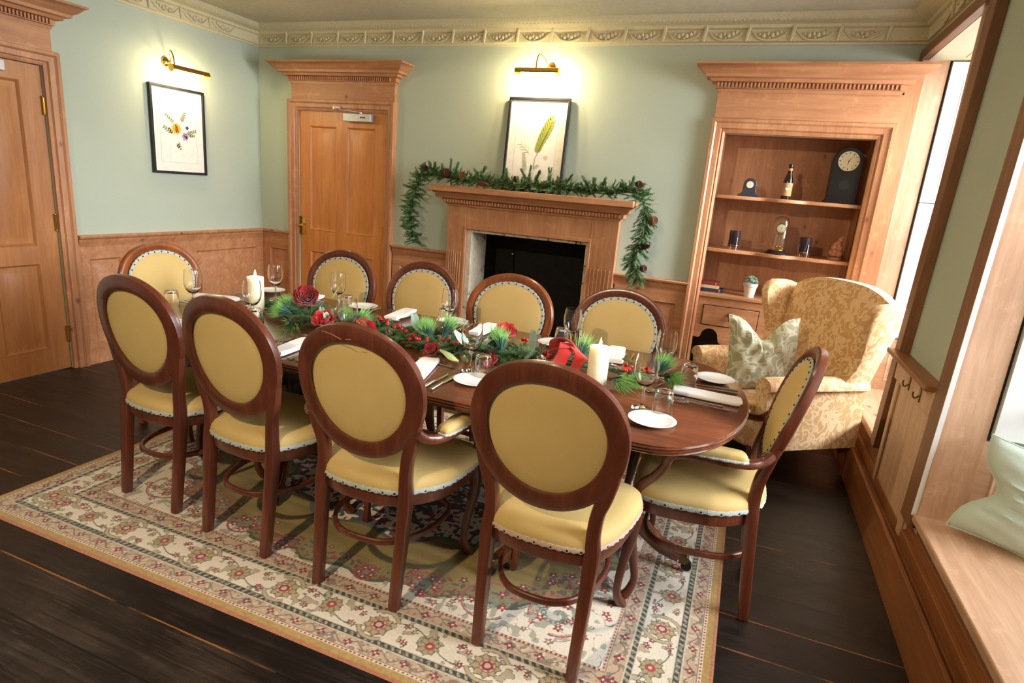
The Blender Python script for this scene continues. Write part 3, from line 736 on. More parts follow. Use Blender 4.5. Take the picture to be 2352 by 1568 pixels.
# ------------------------------------------------------------------ dining chairs
LEAN = .149
def ringpt(t, ru, rw, off=.012, zc=.768):
    c, q = math.cos(t), math.sin(t); c2 = math.copysign(abs(c)**.964, c); q2 = math.copysign(abs(q)**.964, q)
    u = ru*c2*(1+.073*q2); z = zc+rw*q2
    y = .015-(z-.545)*LEAN+.316*u*u
    return V((u, y+off, z))
def backN(): return V((0, math.cos(math.atan(LEAN)), math.sin(math.atan(LEAN))))
def make_chair(name, label, arms=False, wood='mahog', braid='braid'):
    t = thing(name, label, 'chair')
    W = M[wood]; nv = backN(); hw = 1.14 if arms else 1.0
    # back frame
    m = MB(); n = 64; rings = []
    for i in range(n):
        a = 2*PI*i/n; c = ringpt(a, .2125, .2045); o = ringpt(a, .2225, .2145)-c; o.normalize()
        wd = .031
        ring = []
        for px, py in ((-.85,-1),(-.2,-1.06),(.6,-1.04),(.95,-.8),(1,0),(.97,.6),(.8,.95),(.45,1.1),(.1,.95),(-.15,.6),(-.35,.45),(-.55,.4),(-.9,-.2),(-1,-.8)):
            ring.append(c+o*wd*px+nv*.017*py)
        rings.append(ring)
    m.loops(rings, True); bf = m.build('back_frame', W, t)
    # upholstered back: flat rear panel, domed front pad
    m = MB(); n = 40; lv = [(1.0,-.006),(1.0,.004)]
    rg = [[ringpt(2*PI*k/n, .190*s, .181*s)+nv*o for k in range(n)] for s, o in ((.2,-.009),(.7,-.007),(.93,-.005),(.99,-.002),(1.0,.006),(1.02,.010),(.97,.019),(.88,.026),(.6,.035),(.25,.038))]
    m.loops(rg); m.build('back_pad', M['gold'], t)
    m = MB(); nn = 100
    m.sweep([ringpt(2*PI*k/nn, .189, .181)+nv*(.0160) for k in range(nn)], [(.0042, .0075) if k % 2 else (.0055, .0105) for k in range(nn)], up=nv, n=6, closed=True, smooth=False)
    m.mi = 1
    for k in range(34): m.ball(ringpt(2*PI*k/34, .189, .181)+nv*.0205, .0042, 6, 4)
    m.build('back_braid', [M[braid], M['nail']], t)
    # rear legs
    for s in (-1, 1):
        m = MB()
        m.sweep([(s*.162,-.002,0),(s*.164,.008,.1),(s*.168,.024,.26),(s*.170,.036,.40),(s*.166,.040,.48),(s*.171,.037-(LEAN-.149)*.02,.55),(s*.187,.030-(LEAN-.149)*.065,.61),(s*.203,.024-(LEAN-.149)*.125,.67),(s*.213,.018-(LEAN-.149)*.185,.73),(s*.219,.010-(LEAN-.149)*.245,.79)],
                [(.019,.018),(.021,.019),(.022,.021),(.023,.024),(.021,.021),(.020,.021),(.018,.023),(.0165,.021),(.0150,.015),(.0140,.010)], up=(0,1,0), pw=4)
        m.build('rear_leg', W, t)
    # seat
    def outline(sc, gr=0, n=56):
        base = [(0,-.004),(.10,.004),(.172,.040),(.222*hw,.14),(.246*hw,.27),(.248*hw,.37),(.215*hw,.438),(.10,.456),(0,.46)]
        full = base+[(-x,y) for x, y in reversed(base[1:-1])]
        P = [V((x,y,0)) for x, y in full]; out = []; mm = len(P)
        for i in range(mm):
            p0, p1, p2, p3 = P[i-1], P[i], P[(i+1)%mm], P[(i+2)%mm]
            for k in range(4):
                q = k/4; out.append(.5*((2*p1)+(p2-p0)*q+(2*p0-5*p1+4*p2-p3)*q*q+(3*p1-p0-3*p2+p3)*q**3))
        c = V((0,.23,0)); return [c+(p-c)*sc for p in out]
    def lv(sc, z): return [p+V((0,0,z)) for p in outline(sc)]
    m = MB(); m.loops([lv(.90,.372),(lv(.955,.374)),lv(.965,.38),lv(.965,.424)]); m.build('seat_frame', W, t, bevel=0)
    m = MB(); rs = [lv(.975,.422),lv(1.0,.428),lv(1.005,.445),lv(.985,.462),lv(.93,.476),lv(.8,.486),lv(.55,.493),lv(.25,.496)]; m.loops(rs); m.build('seat', M['gold'], t)
    o = lv(1.0,.432); m = MB(); 
    pts = []; 
    for i, p in enumerate(o):
        q = o[(i+1) % len(o)]; pts += [p, (p+q)/2]
    m.sweep(pts, [(.0075,.0042) if k % 2 else (.0105,.0065) for k in range(len(pts))], up=(0,0,1), n=6, closed=True, smooth=False); m.mi = 1; o = lv(1.012,.431)
    for k in range(0, len(o), 2): m.ball(o[k], .005, 6, 4)
    m.build('seat_braid', [M[braid], M['nail']], t)
    for s in (-1, 1):
        m = MB(); x = .212*hw
        m.sweep([(s*x,.405,.425),(s*(x+.010),.425,.36),(s*(x+.008),.432,.28),(s*(x-.006),.415,.17),(s*(x-.012),.398,.08),(s*(x-.004),.408,.03),(s*(x+.008),.425,0)],
                [(.026,.028),(.027,.027),(.021,.021),(.016,.016),(.0135,.0135),(.016,.016),(.019,.019)], up=(0,1,0), pw=3)
        m.build('front_leg', W, t)
    m = MB(); m.sweep([((.172+.03*math.sin(2*PI*k/24))*hw*math.copysign(abs(math.cos(2*PI*k/24))**.7, math.cos(2*PI*k/24)), .208+.196*math.copysign(abs(math.sin(2*PI*k/24))**.8, math.sin(2*PI*k/24)), .225) for k in range(24)], (.012,.009), n=10, closed=True, sub=2, pw=3)
    m.build('stretcher', W, t)
    if arms:
        for s in (-1, 1):
            m = MB()
            m.sweep([(s*.215,.015,.665),(s*.235,.045,.640),(s*.262,.10,.632),(s*.278,.22,.632),(s*.280,.30,.628),(s*.276,.335,.605),(s*.274,.345,.57),(s*.270,.375,.52),(s*.258,.415,.47),(s*.246,.425,.42)],
                    [(.018,.016),(.016,.016),(.016,.02),(.016,.021),(.018,.021),(.018,.018),(.016,.015),(.016,.014),(.018,.016),(.022,.022)], up=(0,0,1), pw=2.6)
            m.build('armrest', W, t)
            m = MB(); m.sweep([(s*.262,.095,.650),(s*.266,.12,.656),(s*.278,.22,.658),(s*.280,.285,.654),(s*.280,.30,.648)], [(.010,.02),(.020,.027),(.021,.028),(.018,.027),(.008,.02)], n=16, pw=3)
            m.build('arm_pad', M['gold'], t)
            m = MB(); lp = []
            for k in range(36):
                a = 2*PI*k/36; yy = .196+.108*math.sin(a); xx = .272+.005*math.sin(a)+.029*math.copysign(abs(math.cos(a))**.5, math.cos(a)); lp.append((s*xx,yy,.646))
            m.sweep(lp, [(.004,.003) if k%2 else (.006,.006) for k in range(36)], n=6, closed=True, smooth=False); m.build('arm_braid', M[braid], t)
    return t
A = make_chair('dining_chair', 'armless oval-backed chair nearest the camera, pinkish braid round its seat', braid='braid_pink')
A.location = (3.777,-2.885,.0065); A.rotation_euler.z = -.03; A['group'] = 'oval-backed dining chairs'
B = make_chair('dining_chair', 'oval-backed carver chair with padded arms, scratched back, second from the camera', arms=True)
place(B, (3.126,-2.868,.0065), -.003, group='oval-backed dining chairs')
LEAN = .27
m = MB()
for pts in (((1.80,.75),(1.66,.4),(1.54,.0)),((1.48,.15),(1.40,.3))):
    m.sweep([ringpt(a, .2125+o*.03, .2045+o*.03)-backN()*.0178 for a, o in pts], .0009, n=5)
m.build('scratch', M['scratch'], B)
R_ = make_chair('dining_chair', 'oval-backed carver chair with padded arms at the window end of the table', arms=True)
place(R_, (4.432,-2.165,.004), PI/2, group='oval-backed dining chairs')
LEAN = .149
C0 = make_chair('dining_chair', 'armless oval-backed chair at the near side, third from the camera')
place(C0, (2.530,-2.828,.0065), -.083, group='oval-backed dining chairs')
D0 = place(copy_tree(C0), (1.989,-2.77,.0065), -.059, 'armless dark oval-backed chair at the near side, farthest left in the photo', 'oval-backed dining chairs')
F3 = place(copy_tree(C0), (2.538,-1.432,.0065), PI, 'dark oval-backed chair across the table in front of the left fireplace jamb', 'oval-backed dining chairs', (.965,1,1))
F4 = place(copy_tree(C0), (1.952,-1.40,.0065), PI, 'dark oval-backed chair across the table in front of the far pine door', 'oval-backed dining chairs', (1.03,1,1.0))
F2 = make_chair('dining_chair', 'orange-brown oval-backed chair across the table before the dark hearth', wood='mahog_red')
place(F2, (3.082,-1.437,.0065), PI, group='oval-backed dining chairs', sc=(1.04,1,1))
F1 = place(copy_tree(C0), (3.683,-1.437,.0065), PI, 'broad oval-backed chair across the table between hearth and alcove cupboard', 'oval-backed dining chairs', (1.01,1,1))
LE = place(copy_tree(F2), (1.21,-2.035,.0065), -PI/2, 'oval-backed chair with light brown frame at the far left end of the table', 'oval-backed dining chairs')

# ------------------------------------------------------------------ dining table
TX0, TX1, TYC, TB, TZ = 1.50, 4.33, -2.145, .56, .7385
tb = thing('dining_table', 'long mahogany pedestal dining table with rounded ends, laid for ten', 'table', ((TX0+TX1)/2,TYC,.0065))
def tout(off, z, n=28):
    out = []; a = .30
    for k in range(n+1):
        t = -PI/2+PI*k/n; out.append((TX1-a+(a+off)*math.cos(t), TYC+(TB+off)*math.sin(t), z))
    for k in range(n+1):
        t = PI/2+PI*k/n; out.append((TX0+a+(a+off)*math.cos(t), TYC+(TB+off)*math.sin(t), z))
    return out
def PT(o): o.parent = tb; o.location = (-(TX0+TX1)/2,-TYC,0); return o
m = MB(); m.loops([tout(o, TZ-z) for o, z in ((-.02,.034),(-.008,.033),(-.004,.029),(-.008,.026),(-.002,.022),(-.001,.018),(-.006,.016),(0,.012),(.001,.008),(-.004,.006),(-.002,.002),(-.006,0))])
PT(m.build('tabletop', M['table'], smooth=50))
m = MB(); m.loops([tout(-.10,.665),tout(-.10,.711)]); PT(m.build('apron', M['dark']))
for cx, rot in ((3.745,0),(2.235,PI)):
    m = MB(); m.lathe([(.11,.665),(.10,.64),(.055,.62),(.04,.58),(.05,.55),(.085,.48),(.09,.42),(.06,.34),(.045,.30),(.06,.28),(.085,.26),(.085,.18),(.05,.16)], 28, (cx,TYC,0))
    m.box(cx-.2,cx+.2,TYC-.2,TYC+.2,.645,.668)
    ped = PT(m.build('pedestal', M['dark']))
    for k in range(3):
        a = rot+k*2*PI/3; d = V((math.cos(a), math.sin(a), 0)); c = V((cx,TYC,0)); sd = V((-d.y,d.x,0))
        m = MB(); pts = [c+d*.04+V((0,0,.235)), c+d*.14+V((0,0,.235)), c+d*.24+V((0,0,.175)), c+d*.34+V((0,0,.095)), c+d*.43+V((0,0,.062))]
        m.sweep(pts, [(.032,.030),(.036,.030),(.033,.029),(.027,.026),(.022,.023)], pw=5)
        for q in (-.012,0,.012): m.sweep([p+sd*q+V((0,0,.026+.004*(i<3))) for i, p in enumerate(pts[1:])], .004, n=6)
        lg = m.build('leg', M['table'], ped)
        m = MB(); e = c+d*.435+V((0,0,.06)); m.sweep([e-d*.005, e+d*.022, e+d*.034], [(.0225,.023),(.021,.022),(.014,.015)], pw=5)
        m.build('brass_cap', M['castor'], ped)
        m = MB(); w = c+d*.462+V((0,0,.030)); m.sweep([w-sd*.012, w+sd*.012], .021, up=(0,0,1), n=16, pw=2, smooth=False); m.sweep([w+V((0,0,.0)), e+d*.03], .006, n=6, smooth=False)
        m.build('castor', M['iron'], ped)

# ------------------------------------------------------------------ tableware
TT = TZ+.0065
def make_wine():
    t = thing('wine_glass', 'x', 'glass'); 
    m = MB(); m.lathe([(.001,.0),(.034,.0),(.035,.0015),(.02,.004),(.008,.009),(.0048,.02),(.0042,.05),(.005,.072),(.010,.080)], 32)
    m.build('stem', M['glass'], t, smooth=60)
    m = MB(); o = [(.009,.081),(.022,.088),(.034,.104),(.041,.128),(.042,.15),(.040,.175),(.0365,.2)]
    i = [(.0352,.2),(.0387,.175),(.0406,.15),(.0396,.128),(.0325,.106),(.020,.0915),(.001,.085)]
    m.lathe([(.001,.0795)]+o+i, 32, cap=False); m.build('bowl', M['glass'], t, smooth=60); return t
def make_tumbler():   # stands upside down
    m = MB(); n = 36; rings = []
    prof = [(.036,0),(.0355,.02),(.033,.055),(.030,.082),(.027,.090),(.001,.0915),(.001,.080),(.024,.078),(.0275,.07),(.031,.045),(.0335,.015),(.0342,0)]
    for j, (r, z) in enumerate(prof):
        rings.append([((r*(1+(.018*math.cos(k*PI) if 1 <= j <= 3 else 0)))*math.cos(2*PI*k/n), (r*(1+(.018*math.cos(k*PI) if 1 <= j <= 3 else 0)))*math.sin(2*PI*k/n), z) for k in range(n)])
    m.loops(rings, close=True); return tag(m.build('tumbler', M['glass'], smooth=60), 'x', 'glass')
def make_plate():
    m = MB(); m.lathe([(.001,.0),(.045,.0),(.048,.003),(.066,.008),(.078,.014),(.0795,.0155),(.077,.0165),(.064,.011),(.047,.0065),(.001,.006)], 48); return tag(m.build('side_plate', M['china'], smooth=60), 'x', 'plate')
def make_fork():
    m = MB(); m.sweep([(0,-.10,.003),(0,-.06,.004),(0,0,.006),(0,.035,.009),(0,.05,.008)], [(.0015,.006),(.0015,.0055),(.0018,.0032),(.0018,.003),(.0014,.009)], n=10, pw=3)
    for k in range(4):
        x = -.0093+k*.0062; m.sweep([(x*.8,.047,.008),(x,.06,.0045),(x,.08,.005),(x,.097,.009)], [(.0012,.002)]*3+[(.0008,.001)], n=6)
    return tag(m.build('fork', M['steel']), 'x', 'fork')
def make_knife():
    t = thing('table_knife', 'x', 'knife')
    m = MB(); m.sweep([(0,-.105,.0065),(0,-.06,.0065),(0,-.01,.006)], [(.0042,.008),(.004,.0075),(.003,.005)], n=10, pw=3); m.build('handle', M['steel'], t)
    m = MB(); m.sweep([(0,-.012,.006),(.001,.03,.005),(.001,.08,.004),(-.005,.112,.003)], [(.0015,.007),(.001,.009),(.001,.009),(.0006,.002)], n=8, pw=2.5); m.build('blade', M['steel'], t); return t
def make_spoon():
    m = MB(); m.sweep([(0,-.09,.003),(0,-.05,.004),(0,.02,.006),(0,.045,.007)], [(.0014,.006),(.0015,.005),(.0018,.003),(.0016,.0035)], n=10, pw=3)
    n = 16; rg = []
    for s, z in ((.15,.0035),(.6,.0042),(.9,.007),(1,.009),(.96,.0095),(.6,.006),(.15,.005)): rg.append([(.0155*s*math.cos(2*PI*k/n), .066+.024*s*math.sin(2*PI*k/n), z) for k in range(n)])
    m.loops(rg); return tag(m.build('dessert_spoon', M['steel']), 'x', 'spoon')
def make_napkin():
    m = MB(); rings = []; ny = 18
    for j in range(ny+1):
        y = -.125+.25*j/ny; e = 1-.12*(j in (0,ny)); r = []
        for k in range(28):
            a = 2*PI*k/28; cx = .040*math.copysign(abs(math.cos(a))**.45, math.cos(a)); cz = .0105*math.copysign(abs(math.sin(a))**.7, math.sin(a))
            r.append((cx*e, y+.006*math.sin(a*2), .0115+cz*e+.0014*math.sin(3*a+y*9)+.0012*math.sin(y*22)*(cz > 0)))
        rings.append(r)
    m.loops(rings); b = tag(m.build('napkin', M['napkin'], smooth=60), 'x', 'napkin'); 
    return b
prot = {}
def put(kind, x, y, rz, label, group, z=0):
    mk = dict(wine=make_wine, tumbler=make_tumbler, plate=make_plate, fork=make_fork, knife=make_knife, spoon=make_spoon, napkin=make_napkin)
    if kind not in prot: prot[kind] = o = mk[kind]()
    else: o = copy_tree(prot[kind])
    return place(o, (x,y,TT+.0004+z), rz, label, group)
GN = dict(wine='wine glasses on the table', tumbler='upturned tumblers on the table', plate='side plates on the table', fork='forks on the table', knife='knives on the table', spoon='dessert spoons above the napkins', napkin='rolled napkins on the table')
# seats: name phrase, origin on the table edge, rotation, offsets
seats = {
 'A': ('the place before the pink-braided chair nearest the camera', (3.775,-2.705), 0),
 'B': ('the place before the scratched carver chair', (3.135,-2.705), 0),
 'C': ('the place before the third near-side chair from the camera', (2.545,-2.705), 0),
 'D': ('the place before the leftmost near-side chair', (1.985,-2.70), 0),
 'R': ('the rounded table end by the window', (4.33,-2.125), PI/2),
 'L': ('the far left rounded table end', (1.50,-2.06), -PI/2),
 'F1': ('the far side place opposite the tall window-end candle', (3.70,-1.585), PI),
 'F2': ('the far side place before the orange-brown chair', (3.06,-1.585), PI),
 'F3': ('the far side place before the left fireplace jamb', (2.49,-1.585), PI),
 'F4': ('the far side place before the pine door', (1.93,-1.585), PI)}
ov = {('A','wine'):(3.972,-2.395),('A','tumbler'):(4.045,-2.415),('A','plate'):(3.365,-2.485),('B','wine'):(3.290,-2.365),('B','tumbler'):(3.362,-2.405),
      ('C','wine'):(2.69,-2.34),('C','tumbler'):(2.775,-2.40),('D','wine'):(2.115,-2.29),('D','tumbler'):(2.20,-2.36),('R','wine'):(3.985,-1.975),('R','tumbler'):(4.092,-2.005),
      ('R','plate'):(4.027,-2.515),('F1','plate'):(4.19,-1.872),('F1','wine'):(3.535,-1.80),('F1','tumbler'):(3.475,-1.745),('F2','plate'):(3.44,-1.745),('F2','wine'):(2.885,-1.77),('F2','tumbler'):(2.835,-1.72),
      ('F3','plate'):(2.845,-1.66),('F3','wine'):(2.22,-1.79),('F3','tumbler'):(2.29,-1.81),('F4','plate'):(2.30,-1.67),('F4','wine'):(1.83,-1.83),('L','wine'):(1.72,-2.27),('L','tumbler'):(1.63,-2.32),
      ('L','plate'):(1.645,-1.665),('D','plate'):(1.60,-2.44),('C','plate'):(2.14,-2.52),('B','plate'):(2.73,-2.50),('F4','tumbler'):(1.76,-1.80)}
skip = {('B','plate'),('C','plate'),('A','napkin'),('A','fork'),('F4','tumbler')}
npk = {'R': (4.175,-2.135,PI/2-.03), 'L': (1.60,-2.03,-PI/2+.2), 'B': (3.135,-2.47,.25), 'C': (2.56,-2.53,.1), 'D': (1.965,-2.53,.1), 'F1': (3.745,-1.76,.15), 'F2': (3.06,-1.72,.0), 'F3': (2.56,-1.70,.1), 'F4': (1.96,-1.73,.1)}
kindname = dict(wine='stemmed wine glass', tumbler='upside-down ridged tumbler', plate='round white side plate', napkin='white cloth napkin roll', spoon='dessert spoon')
for key, (ph, (ox, oy), rz) in seats.items():
    c, s = math.cos(rz), math.sin(rz)
    def W(x, y): return ox+c*x-s*y, oy+s*x+c*y
    for kind, (lx, ly) in dict(wine=(.2,.34), tumbler=(.25,.29), plate=(-.39,.2)).items():
        if (key, kind) in skip: continue
        p = ov.get((key, kind)) or W(lx, ly)
        put(kind, p[0], p[1], .1, '%s at %s' % (kindname[kind], ph), GN[kind])
    if (key, 'napkin') not in skip:
        q = npk[key]; put('napkin', q[0], q[1], q[2], 'white cloth napkin roll at %s' % ph, GN['napkin'])
    if key != 'A':
        for lx, side in ((-.085,'inner'),(-.118,'outer')):
            p = W(lx, .17+(.02 if side == 'inner' else 0)); put('fork', p[0], p[1], rz+.06, '%s silver fork at %s' % (side, ph), GN['fork'])
        p = W(.0, .345); put('spoon', p[0], p[1], rz+PI/2-.15, 'dessert spoon above the napkin at %s' % ph, GN['spoon'])
    for lx, side in ((.105,'inner'),(.14,'outer')):
        p = W(lx, .15); put('knife', p[0], p[1], rz+.03, '%s silver knife at %s' % (side, ph), GN['knife'])

def candle(x, y, r, h, label):
    t = thing('pillar_candle', label, 'candle', (x,y,TT+.0004), group='lit pillar candles')
    m = MB(); m.lathe([(.001,0),(r-.001,0),(r,.002),(r,h-.003),(r-.002,h),(r-.008,h-.001),(r*.5,h-.008),(.001,h-.009)], 36); m.build('wax', M['wax'], t, smooth=50)
    m = MB(); m.sweep([(0,0,h-.009),(.0005,0,h),(.002,0,h+.006)], .0011, n=6); m.build('wick', M['wick'], t)
    m = MB(); m.lathe([(.0005,h+.001),(.004,h+.005),(.0062,h+.012),(.005,h+.020),(.0022,h+.029),(.0004,h+.036)], 12); m.build('flame', M['flame'], t)
    L = bpy.data.lights.new('candle_light', 'POINT'); L.energy = .8; L.color = (1,.7,.35); L.shadow_soft_size = .008; lo = bpy.data.objects.new('candle_light', L); COL.objects.link(lo); lo.parent = t; lo.location = (0,0,h+.05)
candle(3.762,-2.205,.040,.148,'short cream pillar candle, lit, near the window end of the table')
candle(1.975,-2.125,.040,.182,'tall cream pillar candle, lit, at the far left of the table')

# ------------------------------------------------------------------ greenery
rnd = random.Random(11)
def needles(m, p0, d, L, nl, n, wid=.0014, ang=.9, bend=(0,0,0), front=.0, curve=0):
    """A twig from p0 along d with n needles of length nl."""
    p0, d = V(p0), V(d).normalized(); b = V(bend)
    m.sweep([p0, p0+d*L*.5+b*.25, p0+d*L+b], [.0018,.0014,.0008], n=4, sub=2)
    for k in range(n):
        t = (k+rnd.random())/n; p = p0+d*L*t+b*t*t; dd = (d+b*2*t/max(L,.01)).normalized()
        a = rnd.uniform(0, 2*PI); o = dd.orthogonal().normalized(); o.rotate(Matrix.Rotation(a, 3, dd))
        th = ang*rnd.uniform(.7, 1.2)*(1-.45*t); q = (dd*math.cos(th)+o*math.sin(th)).normalized()
        l = nl*rnd.uniform(.75, 1.15)*(1-front*(1-t)); s = q.orthogonal().normalized()*wid; s2 = q.cross(s).normalized()*wid*.6
        m.add([p-s, p+s, p+s2, p+q*l], [(0,1,3),(1,2,3),(2,0,3)])
def cone(m, m2, c, d, L, r, frost=False):
    c, d = V(c), V(d).normalized(); rot = V((0,0,1)).rotation_difference(d).to_matrix()
    n = 70; g = 2.39996
    for k in range(n):
        t = k/n; z = (t-.5)*L; rr = r*math.sin(PI*(t*.86+.12))**.7*1.0; a = k*g
        e = V((math.cos(a), math.sin(a), 0)); s = V((-math.sin(a), math.cos(a), 0)); w = r*.34
        P = lambda q, zz, o=0: c+rot@(e*q+s*o+V((0,0,zz)))
        tgt = m2 if (frost and k % 2) else m
        vs = [P(rr*.25,z,-w*.4),P(rr*.25,z,w*.4),P(rr*.9,z+L*.05,w),P(rr*1.05,z+L*.085,0),P(rr*.9,z+L*.05,-w), P(rr*.25,z-L*.03,-w*.4),P(rr*.25,z-L*.03,w*.4),P(rr*.9,z+L*.03,w),P(rr*1.05,z+L*.06,0),P(rr*.9,z+L*.03,-w)]
        tgt.add(vs, [(0,1,2,3,4),(9,8,7,6,5),(0,5,6,1),(1,6,7,2),(2,7,8,3),(3,8,9,4),(4,9,5,0)])
def pinecone(par, c, d, L, r, mat_='cone', frost=False, label=None):
    m, m2 = MB(), MB(); cone(m, m2, c, d, L, r, frost)
    n0 = len(m.v); m.mi = 1; m.add(m2.v, m2.f)
    o = m.build('pine_cone', [M[mat_], M['frost']], par, smooth=0)
    if label: o['label'] = label
    return o
# mantel garland
mg = thing('pine_garland', 'green fir garland with pine cones draped along the mantel shelf and down both ends', 'garland')
m = MB(); m2 = MB()
path = [(1.72,-.11,.96),(1.66,-.12,1.1),(1.665,-.13,1.25),(1.70,-.14,1.38),(1.745,-.14,1.49),(1.80,-.12,1.525),(1.92,-.12,1.50),(2.1,-.11,1.485),(2.35,-.12,1.475),(2.6,-.11,1.475),(2.85,-.12,1.48),(3.1,-.11,1.475),(3.3,-.12,1.48),(3.42,-.12,1.51),(3.50,-.13,1.45),(3.545,-.14,1.32),(3.535,-.13,1.2),(3.505,-.13,1.08),(3.485,-.12,1.01),(3.545,-.12,.90)]
P = [V(p) for p in path]; m.sweep(P, .006, n=6)
lens = [0]
for i in range(1, len(P)): lens.append(lens[-1]+(P[i]-P[i-1]).length)
def at(s):
    for i in range(1, len(P)):
        if s <= lens[i]: t = (s-lens[i-1])/(lens[i]-lens[i-1]); return P[i-1].lerp(P[i], t), (P[i]-P[i-1]).normalized()
    return P[-1], (P[-1]-P[-2]).normalized()
N = 800
for k in range(N):
    s = lens[-1]*(k+rnd.random())/N; p, d = at(s)
    hang = p.z < 1.42 and (p.x < 1.76 or p.x > 3.46)
    a = rnd.uniform(0, 2*PI)
    if hang:
        o = V((math.cos(a), -abs(math.sin(a))*.8, rnd.uniform(-.8,.25))); L = rnd.uniform(.06,.10)
    else:
        o = V((rnd.uniform(-1,1), rnd.uniform(-.9,.3), rnd.uniform(-.15,.9))); L = rnd.uniform(.06,.10)
        if o.y < -.5: o.z -= .35
    q = (o.normalized()+d*.35).normalized()
    if not hang and p.y+q.y*L > -.03: q.y = -.1
    needles(m if k % 3 else m2, p, q, L, .022, 50, .0022, .85, (0,0,-.008))
for x, z, lx in ((1.80,1.60,-.02),(1.86,1.595,.01),(2.0,1.625,.005),(2.065,1.605,.02),(1.93,1.58,0),(2.30,1.60,.03),(2.47,1.58,.0),(2.58,1.60,-.03),(2.66,1.615,.01),(2.81,1.61,.0),(2.98,1.595,.03),(3.14,1.56,0),(3.22,1.57,.01),(3.42,1.595,.01),(1.755,1.575,-.01),(3.05,1.585,-.03),(3.52,1.53,.04),(2.2,1.57,-.02),(2.73,1.59,.02)):
    for j in range(2):
        needles(m if j else m2, (x-lx*2,-.12,1.50), (lx*2+rnd.uniform(-.01,.01), rnd.uniform(-.02,0), z-1.50), z-1.495, .024, 130, .0021, .75)
f = m.build('fir_foliage', M['pine_mant'], mg, smooth=0, recalc=False); f['kind'] = 'stuff'
f = m2.build('fir_foliage', M['pine_dark'], mg, smooth=0, recalc=False); f['kind'] = 'stuff'
for c, d, L, r, mt in (((2.31,-.2,1.468),(1,-.1,-.1),.10,.02,'cone'),((2.125,-.19,1.52),(0,-1,.3),.05,.028,'cone'),((1.985,-.18,1.53),(.3,-1,.2),.06,.034,'cone_dark'),((2.56,-.18,1.52),(0,-.6,1),.05,.016,'cone_dark'),
                      ((3.60,-.17,1.32),(.3,-1,.2),.05,.03,'cone'),((3.56,-.18,1.135),(1,-.3,.35),.085,.022,'cone_dark'),((3.575,-.17,.985),(.4,-.8,.1),.045,.026,'cone_dark'),((3.47,-.18,1.55),(.2,-1,.3),.045,.026,'cone_dark'),((1.80,-.17,1.555),(0,-1,.4),.04,.022,'cone_dark')):
    pinecone(mg, c, d, L, r, mt)

# table garland
tg = thing('table_garland', 'long table runner garland of pine, red flowers, berries and silvery leaves', 'garland', (0,0,0))
m = MB(); mb_, ml, mblue = MB(), MB(), MB()
tp = [V(q) for q in ((1.98,-1.96,.765),(2.2,-2.06,.77),(2.42,-2.14,.77),(2.62,-2.13,.77),(2.85,-2.15,.77),(3.1,-2.17,.77),(3.35,-2.12,.77),(3.6,-2.11,.77),(3.80,-2.05,.765),(4.0,-1.99,.762))]
m.sweep(tp, .005, n=6)
for i in range(len(tp)-1):
    nb = 56 if i < 7 else 9
    for k in range(nb):
        p = tp[i].lerp(tp[i+1], rnd.random()); sgn = rnd.choice((-1,1)); d = V((rnd.uniform(-.9,.9), sgn*rnd.uniform(.3,1), rnd.uniform(.02,.35)))
        if i >= 7: d = V((rnd.uniform(-1,1), sgn*rnd.uniform(.2,.6), .15))
        # keep clear of the lit candles
        e = p+d.normalized()*.12
        if min(math.hypot(e.x-3.762, e.y+2.205), math.hypot(p.x-3.762, p.y+2.205)) < .075: continue
        needles(mb_, p, d, rnd.uniform(.09,.15), .022, 90, .0021, .8, (0,0,-.015))
def spray(c, d, L=.12):   # long soft needles, blue at the root and light green at the tips
    c, d = V(c), V(d).normalized()
    for k in range(150):
        a = rnd.gauss(0,.24); b = rnd.gauss(0,.24); o1 = d.orthogonal().normalized(); o2 = d.cross(o1); q = (d+o1*a+o2*b).normalized()
        l = L*rnd.uniform(.7,1.1); s = q.orthogonal().normalized()*.0012; p = c+q*.01; mid = p+q*l*.55+V((0,0,-.003)); e = p+q*l+V((0,0,-.012))
        s2 = q.cross(s).normalized()*.0006
        mblue.add([p-s,p+s,p+s2,mid-s,mid+s,mid+s2], [(0,1,4,3),(1,2,5,4),(2,0,3,5)]); ml.add([mid-s,mid+s,mid+s2,e], [(0,1,3),(1,2,3),(2,0,3)])
for c, d in (((2.20,-2.12,.78),(-.7,.25,.35)),((2.24,-2.16,.78),(-.6,-.5,.25)),((2.36,-2.30,.775),(.4,-.6,.15)),((2.50,-2.20,.78),(.5,.3,.5)),((2.62,-2.2,.78),(.3,.6,.6)),((2.98,-2.14,.78),(-.35,.35,.9)),((3.03,-2.12,.785),(.25,.4,.8)),((3.0,-2.2,.785),(-.1,-.1,1)),
             ((3.28,-2.12,.78),(.1,.3,.9)),((3.33,-2.14,.78),(-.25,.1,.85)),((3.64,-2.05,.775),(.1,.5,.7)),((3.82,-2.20,.77),(.6,-.5,.18)),((3.86,-2.11,.775),(.5,-.6,.1)),((3.97,-2.04,.775),(.35,.2,.9)),((4.0,-2.06,.77),(.6,-.5,.3)),((2.12,-1.98,.775),(-.9,.1,.3)),((2.70,-2.20,.775),(.1,-.8,.4))):
    spray(c, d, rnd.uniform(.10,.13))
o = mb_.build('fir_foliage', M['pine_dark'], tg, smooth=0, recalc=False); o['kind'] = 'stuff'
o = ml.build('light_needle_tips', M['pine_light'], tg, smooth=0, recalc=False); o['kind'] = 'stuff'
o = mblue.build('needle_spray', M['pine_blue'], tg, smooth=0, recalc=False); o['kind'] = 'stuff'
m.build('stem', M['twig'], tg)
